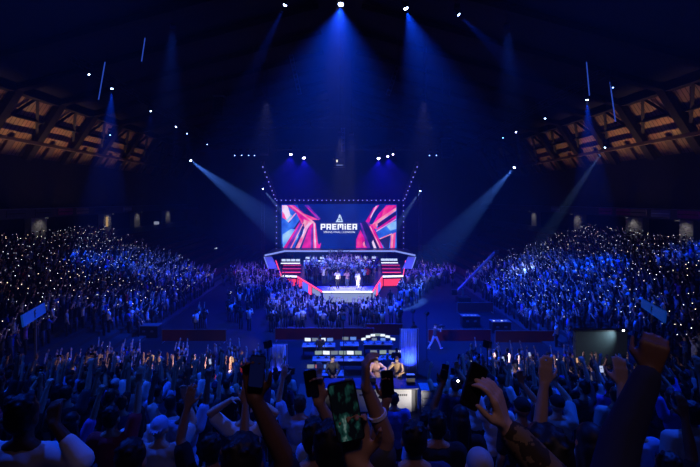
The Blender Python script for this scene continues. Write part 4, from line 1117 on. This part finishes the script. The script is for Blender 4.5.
# H1 big dark arm left of centre with a phone lying across the hand
o, p = hero(dict(R=(('w', 255, 398, 1.72), (-.08, .1, 1), (0, -1, 0), .55, (1, 0, -.3)), L=arm_down(-1)), 243, 1.80, 'black', 'short', 'black', 2, 'nearest person left of the desk, big dark forearm raised across the crowd')
s, S_, E_, Wr, dv, pn, c = p['arms']['R']; hp = o.location + Wr * o.scale[0]
phone(hp + Vector((.015, -.036, .125)), (.10, 0, 1), (0, -1, .12), 'phone with a dim blue screen in the big dark raised hand', GP, 'blue', scale=.82)
# H2 two-phone arm
o, p = hero(dict(R=(('w', 318, 399, 2.5), (-.12, .1, 1), (0, -1, 0), .6, (1, 0, -.3)), L=arm_down(-1)), 316, 2.66, 'black', 'short', 'black', 1, 'person with a bare brown arm raising a black phone left of the desk')
s, S_, E_, Wr, dv, pn, c = p['arms']['R']; hp = o.location + Wr * o.scale[0]
phone(hp + Vector((-.045, -.02, .12)), (-.15, 0, 1), (0, -1, .05), 'black phone in the brown hand just left of the dark-suited presenter', GP)
# H3 phone with the patterned screen
def pattern_screen():
    m = bpy.data.materials.new('phone_screen_pattern'); m.use_nodes = True; nt = m.node_tree; b = nt.nodes['Principled BSDF']
    tc = nt.nodes.new('ShaderNodeTexCoord'); n = nt.nodes.new('ShaderNodeTexVoronoi'); n.inputs['Scale'].default_value = 62
    mp = nt.nodes.new('ShaderNodeMapping'); mp.inputs['Scale'].default_value = (1, 1, .6)
    n2 = nt.nodes.new('ShaderNodeTexNoise'); n2.inputs['Scale'].default_value = 34; n2.inputs['Detail'].default_value = 4
    r = nt.nodes.new('ShaderNodeValToRGB'); cr = r.color_ramp
    cr.elements[0].position = .50; cr.elements[0].color = (.001, .002, .004, 1); cr.elements[1].position = .75; cr.elements[1].color = (.28, .42, .40, 1)
    e_ = cr.elements.new(.61); e_.color = (.008, .05, .045, 1)
    nt.links.new(tc.outputs['Object'], mp.inputs['Vector']); nt.links.new(mp.outputs['Vector'], n2.inputs['Vector'])
    nt.links.new(n2.outputs['Fac'], r.inputs['Fac']); nt.links.new(r.outputs['Color'], b.inputs['Emission Color'])
    b.inputs['Emission Strength'].default_value = .55; b.inputs['Base Color'].default_value = (.01, .01, .01, 1); b.inputs['Roughness'].default_value = .2
    m.cycles.emission_sampling = 'NONE'; return m
o, p = hero(dict(R=(('w', 357, 462, 1.16), (-.1, .05, 1), (0, -1, 0), .6, (1, 0, -.3)), L=arm_down(-1)), 258, 1.0, 'black', 'short', 'black', 1, 'person closest to the camera, hand holding a phone with a mottled green picture')
phone(P(346, 411, 1.13), (-.20, .06, 1), (.0, -1, .12), 'phone with a mottled dark green picture, largest phone in front of the desk', GP, pattern_screen())
# H4 arm with wristband in front of the middle presenter
o, p = hero(dict(R=(('w', 366, 386, 1.95), (-.02, .1, 1), (1, .15, 0), .7, (1, 0, -.3)), L=arm_down(-1)), 331, 2.0, 'charcoal', 'short', 'black', 1, 'person whose bare arm with a pale wristband rises before the middle presenter')
s, S_, E_, Wr, dv, pn, c = p['arms']['R']; q = o.location + Wr.lerp(E_, .55) * o.scale[0]; dd = (Wr - E_).normalized()
wb = MB().tube(-dd * .008, dd * .008, .047, n=20).build('wristband', SHM['white']); wb.location = q; tag(wb, 'pale wristband on the arm raised before the white desk front', 'wristband')
# H5 black phone right of it
o, p = hero(dict(L=(('w', 387, 399, 2.7), (.0, .1, 1), (0, -1, 0), .6, (-1, 0, -.3)), R=arm_down(1)), 414, 2.78, 'navy', 'short', 'black', 1, 'person in navy whose raised hand holds a black phone before the tan jacket')
s, S_, E_, Wr, dv, pn, c = p['arms']['L']; hp = o.location + Wr * o.scale[0]
phone(hp + Vector((-.0, -.032, .12)), (-.08, 0, 1), (0, -1, .1), 'black phone held up just left of the tan-jacketed presenter', GP)
# H6 the big hand with phone, right of centre
o, p = hero(dict(R=(('w', 505, 426, 1.30), (-.28, .06, 1), (-.8, .5, 0), .50, (1, 0, -.3)), L=arm_down(-1), sleeve=1.86), 488, 1.04, 'camo brown', 'short', 'black', 0, 'close person in a mottled brown sleeve, big tan hand on a black tilted phone', vox=.006)
phone(P(474, 386, 1.32), (.42, .42, .80), (.45, -1, .3), 'black phone tilted in the big tan hand right of the desk', GP, scale=.86)
# H7 long dark sleeve slanting at the right
o, p = hero(dict(R=(('w', 655, 352, 1.5), (.25, .05, 1), (.6, .8, 0), .9, (-.3, .8, -.3)), L=arm_down(-1), sleeve=1.92), 543, 1.36, 'navy', 'short', 'black', 2, 'close person at the right whose long dark sleeve slants up to a raised fist', vox=.008, fixed=True)
# H8 white sleeve at the lower left corner
o, p = hero(dict(R=(('w', 54, 424, 2.35), (-.3, .5, .9), (0, 1, 0), .8, (1, -.3, -.8)), L=(('w', 10, 420, 2.6), None, (0, 1, 0), .8, (-1, -.2, -.5)), sleeve=1.5, hem=.80), 24, 2.45, 'white', 'short', 'black', 2, 'person in a white long-sleeved top in the lower left corner, elbow out', vox=.009, dz=.35)
# other recognisable spectators
def NP(*a, **k): 
    k.setdefault('grp', G); return near_person(*a, **k)
NP(212, 3.35, 'both arms raised', 'black', 'short', 'black', 1, 'dark-haired person left of the big forearm, both arms raised, seen from behind')
NP(132, 2.4, 'arms down', 'black', 'short', 'black', 1, 'large dark head and black shoulders low at the left, below the raised phone', dz=.12)
NP(160, 4.2, 'filming one-handed', 'pale grey', 'backcap', 'blue', 0, 'person in a pale blue cap and pale grey top, low at the left')
NP(287, 3.1, 'arms down', 'black', 'short', 'black', 1, 'black-haired person in black between the big forearm and the brown arm')
NP(437, 3.7, 'arms down', 'black', 'short', 'black', 1, 'black-haired person in black directly right of the desk and low in front')
NP(426, 4.9, 'arms down', 'pale blue', 'short', 'black', 0, 'black-haired person in a pale blue top right below the equipment rack')
NP(394, 6.7, 'arms down', 'blue', 'crop', 'black', 1, 'person in blue whose head stands before the white desk corner')
NP(479, 2.5, 'arms down', 'charcoal', 'crop', 'grey', 0, 'grey-haired person at the bottom edge below the big tan hand', dz=.02)
NP(557, 5.2, 'filming one-handed', 'teal grey', 'cap', 'black', 0, 'person in a teal grey top with a black strap across the back', dz=.05)
NP(584, 3.2, 'arms down', 'navy', 'crop', 'grey', 0, 'short-haired person with rounded grey head at the foot of the slanting sleeve')
NP(522, 4.6, 'filming one-handed', 'black', 'cap', 'black', 1, 'person in a black cap filming just right of the big tan hand')
NP(112, 4.4, 'one arm raised', 'red', 'short', 'black', 0, 'person in a red top raising one bare arm at the left')
NP(184, 5.2, 'fist raised', 'pale blue', 'short', 'black', 2, 'person in pale blue with a dark raised arm behind the blue cap')
NP(322, 4.2, 'arms down', 'pale blue', 'long', 'black', 0, 'long-haired person in a pale blue top under the mottled phone')
NP(300, 5.3, 'both arms raised', 'pale blue', 'short', 'brown', 0, 'person in pale blue with pale lit raised forearms left of the desk')
NP(245, 4.6, 'hands on head', 'white', 'crop', 'black', 0, 'person in white holding the hands on the head beside the big forearm')
NP(690, 3.9, 'one arm raised', 'pale grey', 'short', 'black', 0, 'person in a pale grey top at the right frame edge, one arm raised')
NP(668, 3.1, 'both arms raised', 'black', 'short', 'black', 2, 'dark person in black at the lower right, arms raised')
NP(636, 4.3, 'clapping', 'pale blue', 'cap', 'black', 0, 'person in pale blue and a black cap clapping right of the slanting sleeve')
NP(455, 7.2, 'filming one-handed', 'navy', 'short', 'black', 1, 'person in navy holding up a phone with its torch shining left of the big hand')
tp = P(459, 384, 6.9)
t = phone(tp, (0, 0, 1), (.1, 1, 0), 'phone with a shining torch left of the big tan hand', GP, 'lit')
tr = MB().ball((.018, .012, .055), .016, 2).build('torch', glow('torch_bright', (1.0, .9, .75), 30), t)
st_ = MB(); st_.bar((-.19, -.135, 1.40), (.16, -.150, 1.02), .04, .012); st_.bar((-.19, -.135, 1.40), (-.16, .0, 1.50), .04, .012)
sp = st_.build('shoulder_strap', SHM['black']); sp.location = ((557 - CX) * 5.2 / F, 5.2, step_z(5.2) + .05); tag(sp, 'black strap across the back of the teal grey top', 'strap')

BUDGET = 300 - len([o for o in bpy.data.objects if o.name.startswith('person')])
rng = random.Random(11)
gen = []
pose_w = [('arms down', 15), ('one arm raised', 14), ('left arm raised', 10), ('both arms raised', 22), ('arms spread high', 8), ('filming one-handed', 12), ('filming left-handed', 6), ('filming overhead', 6), ('fist raised', 6), ('clapping', 5), ('hands on head', 2)]
shirt_w = [('black', 30), ('charcoal', 14), ('navy', 12), ('white', 15), ('pale grey', 9), ('pale blue', 8), ('blue', 4), ('red', 2), ('beige', 2), ('teal grey', 2), ('purple', 2)]
pick = lambda w_: rng.choices([a for a, _ in w_], [b for _, b in w_])[0]
for i in range(-1, 16):
    D = near_y(i)
    half0, half1 = (8 - CX) * D / F - .2, (692 - CX) * D / F + .2
    x = half0 + rng.uniform(0, .5)
    while x < half1:
        px = CX + x * F / D
        xx, yy = x + rng.uniform(-.06, .06), D + rng.uniform(-.12, .12)
        ok = rng.random() > .07
        if i < 2 and rng.random() < .45: ok = False
        if D > 13.2 and CAST_X0 - .3 < x < CAST_X1 + .3: ok = False
        hy = CY + (H - near_z(i) - 1.8) * F / D
        if 298 < px < 436 and hy < 412: ok = False
        if 436 <= px < 470 and 5 < D < 8: ok = False
        if any(abs(xx - a) < .56 and abs(yy - b) < .55 for a, b in NEAR): ok = False
        if ok:
            pose = pick(pose_w)
            if 280 < px < 440 and hy < 470 and pose not in ('arms down', 'clapping'): pose = 'arms down'
            gen.append((i, xx, yy, pose, pick(shirt_w), rng.random(), rng.random(), rng.random(), rng.uniform(-.35, .35), rng.uniform(.93, 1.05)))
            NEAR.append((xx, yy))
        x += rng.uniform(.70, .90)
gen.sort(key=lambda g_: (g_[0], g_[1]))
indiv, rest_near = gen[:BUDGET], gen[BUDGET:]
num = {}
big = 'twentieth thirtieth fortieth'.split(); tens = 'twenty thirty forty'.split()
base_ord = ordw + ['thirteenth', 'fourteenth', 'fifteenth', 'sixteenth', 'seventeenth', 'eighteenth', 'nineteenth']
def ordn(n):
    if n < 20: return base_ord[n - 1]
    return big[n // 10 - 2] if n % 10 == 0 else tens[n // 10 - 2] + '-' + base_ord[n % 10 - 1]
SIDE = [('black', 'short', 'black hair'), ('black', 'crop', 'cropped hair'), ('brown', 'short', 'brown hair'), ('black', 'long', 'long black hair'), ('brown', 'long', 'long brown hair'), ('black', 'bun', 'a hair bun'), ('fair', 'short', 'fair hair')]
nphone = 0
for (i, x, y, pose, shirt, a, b, c, yaw, scl) in indiv:
    row = i + 2; num[row] = num.get(row, 0) + 1
    lod = 0 if i < 3 else 1
    if a < .14: hair, hm, ht_ = ('cap', 'backcap')[int(b * 2)], None, 'a cap'
    else:
        hc, hair, ht_ = SIDE[min(6, int(b * b * 7))]; hm = HAIRS[hc]
    if hm is None: hm = (SHM['black'], SHM['black'], SHM['pale grey'], SHM['navy'])[int(c * 4)]
    slim = 1 if hair in ('long', 'bun') else 0
    pr = proto(pose, lod, slim)
    place_txt = '%s from left, %s row' % (ordn(num[row]), ordn(row))
    sk = SKINS[0 if c < .5 else 1 if c < .82 else 2]
    lab = 'person in %s with %s, %s, %s' % (shirt, ht_, pose, place_txt)
    o = place(pr, (x, y, near_z(i)), yaw, scl, sk, SHM[shirt], hair, hm, TRS[int(a * 10) % 2], lab, G)
    if pose in PHONE_POSE:
        key, land = PHONE_POSE[pose]
        sc_ = rng.choices(['dark', 'lit', 'blue', 'warm'], [60, 10, 25, 5])[0]
        hand_phone(pr, o, key, land, 'phone%s held by the %s-topped person %s' % (' with lit screen' if sc_ in ('lit', 'warm') else '', shirt, place_txt), GP, sc_); nphone += 1

# ------------------------------------------------------------------ the distant crowd, beyond counting
def loft(rings, n):
    v, f = [], []
    for (c, rx, ry) in rings:
        for k in range(n):
            a = 2 * math.pi * k / n
            v.append((c[0] + rx * math.cos(a), c[1] + ry * math.sin(a), c[2]))
    for r in range(len(rings) - 1):
        for k in range(n):
            f.append((r * n + k, r * n + (k + 1) % n, (r + 1) * n + (k + 1) % n, (r + 1) * n + k))
    f.append(tuple(range(n))[::-1]); f.append(tuple(range((len(rings) - 1) * n, len(rings) * n)))
    return v, f
def limb(pts, rs, n=5):
    v, f = [], []
    for i, (p, r) in enumerate(zip(pts, rs)):
        p = Vector(p); d = (Vector(pts[min(i + 1, len(pts) - 1)]) - Vector(pts[max(i - 1, 0)])).normalized()
        x = d.cross(Vector((0, 1, .01))).normalized(); y = d.cross(x)
        for k in range(n):
            a = 2 * math.pi * k / n; v.append(tuple(p + x * r * math.cos(a) + y * r * math.sin(a)))
    for r in range(len(pts) - 1):
        for k in range(n): f.append((r * n + k, r * n + (k + 1) % n, (r + 1) * n + (k + 1) % n, (r + 1) * n + k))
    f.append(tuple(range(n))[::-1]); f.append(tuple(range((len(pts) - 1) * n, len(pts) * n)))
    return v, f
def small_person(armpose):
    V, Fc, role = [], [], []
    def add(vf, r):
        b_ = len(V); V.extend(vf[0]); Fc.extend([tuple(q + b_ for q in f) for f in vf[1]]); role.extend([r] * len(vf[1]))
    for s in (-1, 1): add(limb([(s * .09, 0, 0), (s * .1, .02, .48), (s * .09, 0, .92)], [.055, .065, .09]), 2)
    add(loft([((0, 0, .86), .16, .11), ((0, 0, 1.1), .15, .105), ((0, 0, 1.3), .18, .12), ((0, 0, 1.43), .17, .09), ((0, 0, 1.49), .06, .055)], 8), 1)
    add(loft([((0, 0, 1.46), .05, .05), ((0, .01, 1.56), .055, .06), ((0, .01, 1.63), .075, .09), ((0, .005, 1.70), .075, .09)], 8), 0)
    add(loft([((0, -.03, 1.60), .07, .07), ((0, -.018, 1.68), .084, .095), ((0, -.01, 1.745), .07, .08), ((0, -.01, 1.775), .03, .035)], 8), 3)
    for s in (-1, 1):
        up = armpose == 2 or (armpose == 1 and s == 1)
        if up: e_, w2 = (s * .27, .10, 1.64), (s * .24, .18, 1.92)
        elif armpose == 3: e_, w2 = (s * .24, .16, 1.24), (s * .08, .34, 1.42)
        else: e_, w2 = (s * .25, -.03, 1.16), (s * .25, .08, .92)
        S_ = Vector((s * .18, 0, 1.41)); E_ = Vector(e_); W_ = Vector(w2)
        add(limb([S_, S_.lerp(E_, .8)], [.07, .06]), 1); add(limb([S_.lerp(E_, .75), E_, W_], [.042, .042, .03]), 0)
        hd_ = (W_ - E_).normalized(); add(limb([W_, W_ + hd_ * .09, W_ + hd_ * .17], [.03, .045, .02]), 0)
    return np.array(V, np.float32), Fc, np.array(role)
TEMPL = [small_person(k) for k in range(4)]
CM = [SKINS[0], SKINS[1], SKINS[2], HAIRS['black'], HAIRS['brown'], TRS[0], TRS[1]] + [SHM[k] for k in ('black', 'charcoal', 'navy', 'white', 'pale grey', 'pale blue', 'blue', 'red', 'teal grey', 'purple')]
def seg_d(x, y, a, b):
    a, b, q = Vector(a), Vector(b), Vector((x, y)); t = max(0, min(1, (q - a).dot(b - a) / (b - a).length_squared)); return (q - a - (b - a) * t).length
rs = np.random.RandomState(5)
pts = []      # x, y, z, yaw, armpose, brightness bias
def vis(x, y, z):
    px = CX + x * F / y; py = CY + (H - z) * F / y
    return -15 < px < 715 and py < 480
for s in (-1, 1):
    for i in range(SN):
        ax = SX0 + SROW * (i + .5); z = SZ0 + SRISE * i
        yend = 48.5 + (ax - SX0) * .30; y = 20 + rs.rand()
        while y < yend:
            y += .50 + rs.rand() * .22
            if ax < 17.3 and y < (28.5 if s < 0 else 27.5): continue
            if rs.rand() < .06 or seg_d(s * ax, y, (11.5, 41), (16.6, 44)) < .7 or not vis(s * ax, y, z + 1.7): continue
            if rs.rand() < max(0, (y - yend + 2.5) / 3): continue
            yaw = math.atan2(s * ax, 42 - y) if y < 36 else s * 1.2
            if 28.2 < y < 29.9 and ax < 15.8: continue
            pts.append((s * ax + rs.uniform(-.15, .15), y, z, yaw + rs.uniform(-.4, .4), rs.choice([0, 1, 2, 3], p=[.32, .3, .2, .18]), 0))
def seg_d(x, y, a, b):
    a, b, q = Vector(a), Vector(b), Vector((x, y)); t = max(0, min(1, (q - a).dot(b - a) / (b - a).length_squared)); return (q - a - (b - a) * t).length
def in_stage(x, y):
    k = (y - 40) / 8 if y < 48 else 1 + (y - 48) / 12
    lo = -1.7 - 3.25 * k if y < 48 else -6.8 - 2.6 * (k - 1); hi = 3.1 + 1.8 * k if y < 48 else 7.3 + 2.3 * (k - 1)
    m = .45 if y < 48.6 or y > 56 else 1.6
    return lo - m < x < hi + m
def floor_block(x0, x1, y0, y1, dens, cond=lambda x, y: True, z=0, yaw=0, arms=(.2, .3, .4, .1)):
    n = int((x1 - x0) * (y1 - y0) * dens)
    for _ in range(n):
        x, y = rs.uniform(x0, x1), rs.uniform(y0, y1)
        if z < 1 and y > 39 and in_stage(x, y): continue
        if 28.4 < y < 29.9 and (x > 5.8 or x < -7.6) or math.hypot(x + 13.9, y - 30.5) < 1.3: continue
        if math.hypot(x - 12.1, y - 41) < 1.5 or seg_d(x, y, (11.5, 41), (16.6, 44)) < .55: continue
        if cond(x, y): pts.append((x, y, z, yaw + rs.uniform(-.3, .3), rs.choice([0, 1, 2, 3], p=arms), 1))
off_stage = lambda x, y: x < -3.6 - (y - 39.6) * .42 or x > 5.0 + (y - 39.6) * .30
floor_block(-6.2, 5.2, 31.2, 39.6, 1.55, lambda x, y: (y < 36 or x < -3.4 or x > 4.4) and x > -5 - (y - 31) * .35 and x < 4.6 + (y - 31) * .10)
floor_block(-13, -2, 38, 49, 1.6, lambda x, y: off_stage(x, y) and x > -13.0 + (49 - y) * .35)
floor_block(-14, -7.6, 48, 56, 1.3)
floor_block(3, 11, 39, 49, 1.6, lambda x, y: off_stage(x, y) and x < 11.5 - (49 - y) * .45)
floor_block(7.8, 13.6, 48, 56, 1.3)
floor_block(-11.5, -6.5, 31, 38, .35)
floor_block(-15.5, -4.2, 17.6, 23.6, 1.7, lambda x, y: 40 < CX + x * F / y < 262, arms=(.2, .3, .4, .1))
floor_block(5.2, 14.5, 17.6, 23.6, 1.7, lambda x, y: 464 < CX + x * F / y < 602 and not (10.0 < x < 13.1 and 17.6 < y < 19.2), arms=(.2, .3, .4, .1))
floor_block(-4.3, 4.6, 43.3, 54.0, 1.75, lambda x, y: -1.6 - (y - 41) * .40 < x < 2.6 + (y - 41) * .28 and not (y > 52.0 and abs(x) > 1.6), ZS + .02, math.pi, (.35, .25, .2, .2))
floor_block(-1.4, 1.4, 54, 58, 1.2, lambda x, y: True, ZS + .02, math.pi, (.35, .25, .2, .2))
# the near-stand spectators that are not among the largest
for (i, x, y, pose, shirt, a, b, c, yaw, scl) in rest_near: pts.append((x, y, near_z(i), yaw, 2 if 'both' in pose or 'spread' in pose else 1 if 'raised' in pose or 'film' in pose else 0, 0))
Vs, Ls, Ms, nv = [], [], [], 0
loops, starts, tot = [], [], 0
for (x, y, z, yaw, ap, br) in pts:
    V, Fc, role = TEMPL[int(ap)]
    c_, s_ = math.cos(yaw), math.sin(yaw); k = rs.uniform(.92, 1.06)
    W_ = np.empty_like(V); W_[:, 0] = (V[:, 0] * c_ - V[:, 1] * s_) * k + x; W_[:, 1] = (V[:, 0] * s_ + V[:, 1] * c_) * k + y; W_[:, 2] = V[:, 2] * k + z
    Vs.append(W_)
    skin = rs.choice([0, 1, 2], p=[.6, .28, .12]); hair = 3 if rs.rand() < .75 else 4; tr = 5 if rs.rand() < .6 else 6
    shp = [.38, .16, .12, .16, .05, .05, .03, .02, .02, .01]
    sh_ = 7 + rs.choice(10, p=np.array(shp) / sum(shp))
    lut = np.array([skin, sh_, tr, hair]); Ms.append(lut[role])
    for f in Fc: loops.extend([q + nv for q in f]); starts.append(tot); tot += len(f)
    nv += len(V)
me = bpy.data.meshes.new('crowd')
allv = np.concatenate(Vs).astype(np.float32)
me.vertices.add(nv); me.vertices.foreach_set('co', allv.ravel())
me.loops.add(tot); me.loops.foreach_set('vertex_index', np.array(loops, np.int32))
me.polygons.add(len(starts)); me.polygons.foreach_set('loop_start', np.array(starts, np.int32))
for m in CM: me.materials.append(m)
me.polygons.foreach_set('material_index', np.concatenate(Ms).astype(np.int32))
me.update(calc_edges=True); me.validate()
o = bpy.data.objects.new('crowd', me); COL.objects.link(o)
tag(o, 'dense distant crowd filling the side stands, the floor and the stage', 'crowd', kind='stuff')

# raised phone torches in the distant crowd
TORCH = [glow('torch_warm', (1.0, .80, .62), 3.6), glow('torch_white', (.85, .9, 1.0), 3.6), glow('torch_dim', (.75, .8, 1.0), 1.3)]
tm = []
for q, T_ in enumerate(TORCH):
    mb = MB(); mb.box((0, 0, 0), (.075, .012, .155)); nb = len(mb.bm.faces)
    mb.ball((0, .012, .03), (.023, .016, .023), 1)
    me = mb.mesh('phone_torch', [PHB, T_]); me.polygons.foreach_set('material_index', [0] * nb + [1] * (len(me.polygons) - nb)); tm.append(me)
cand = []
for j, (x, y, z, yaw, ap, br) in enumerate(pts):
    if y < 18: continue
    prob = {0: .66 if abs(x) > 13 else .05, 1: .05}[int(br)]
    if z > 1 and abs(x) < 6: prob = .22
    if y < 24 and z < .1: prob = .04
    if abs(x) > 13.5 and y < 48: prob *= .75 + .5 * (abs(x) - 14) / 17
    if y > 44 and abs(x) < 13 and z < 1: prob = .16
    if rs.rand() < prob: cand.append((x, y, z, yaw, ap))
cand.sort(key=lambda c_: c_[0] ** 2 + c_[1] ** 2)
def torch_mat(c_):
    x, y, z, yaw, ap = c_
    zz = z + rs.uniform(1.62, 2.02); off = .3
    px_, py_ = x - math.sin(yaw) * off, y + math.cos(yaw) * off
    face = math.atan2(-(0 - px_), (rs.uniform(-5, 20) - py_))       # light points roughly down the hall
    return (px_, py_, zz, face)
NIND = max(0, 300 - len([o for o in bpy.data.objects if o.name.startswith('phone') and o.parent is None]))
for j, c_ in enumerate(cand[:NIND]):
    x, y, z, f_ = torch_mat(c_)
    o = bpy.data.objects.new('phone', tm[rs.choice(3, p=[.27, .28, .45])]); COL.objects.link(o); o.location = (x, y, z); o.rotation_euler = (R(rs.uniform(-15, 15)), 0, f_)
    if abs(x) > 13: lab, gr = 'tiny phone torch shining in the dark %s stand' % ('left' if x < 0 else 'right'), 'phone torches in the %s stand' % ('left' if x < 0 else 'right')
    elif c_[2] > 1: lab, gr = 'tiny phone torch shining among the people on the stage', 'phone torches on the stage'
    else: lab, gr = 'tiny phone torch shining in the standing floor crowd', 'phone torches on the floor'
    tag(o, lab, 'phone', gr)
mb = MB(); rest = cand[NIND:]
for c_ in rest:
    x, y, z, f_ = torch_mat(c_)
    q = Euler((0, 0, f_)).to_matrix()
    mb.box((x, y, z), (.075, .012, .155), q)
nb = len(mb.bm.faces); idx = []
for c_ in rest: pass
# the glowing part of each of the remaining torches
faces0 = nb
mb.bm.faces.ensure_lookup_table()
cs = [sum((v.co for f in mb.bm.faces[6 * k:6 * k + 6] for v in f.verts), Vector()) / 24 for k in range(len(rest))]
for p in cs: mb.ball(p + Vector((0, -.010, .03)), (.023, .016, .023), 1)
me = mb.mesh('distant_phone_torches', [PHB] + TORCH)
mi = [0] * nb; nf = (len(me.polygons) - nb) // max(1, len(rest))
for k in range(len(rest)): mi += [int(rs.choice([1, 2, 3], p=[.27, .28, .45]))] * nf
me.polygons.foreach_set('material_index', mi)
o = bpy.data.objects.new('distant_phone_torches', me); COL.objects.link(o); tag(o, 'tiny phone torches scattered through the furthest rows of the stands', 'phones', kind='stuff')
print('PEOPLE', len(indiv), 'rest', len(rest_near), 'crowd', len(pts), 'torches', len(cand), 'nearphones', nphone, 'gen', len(gen))
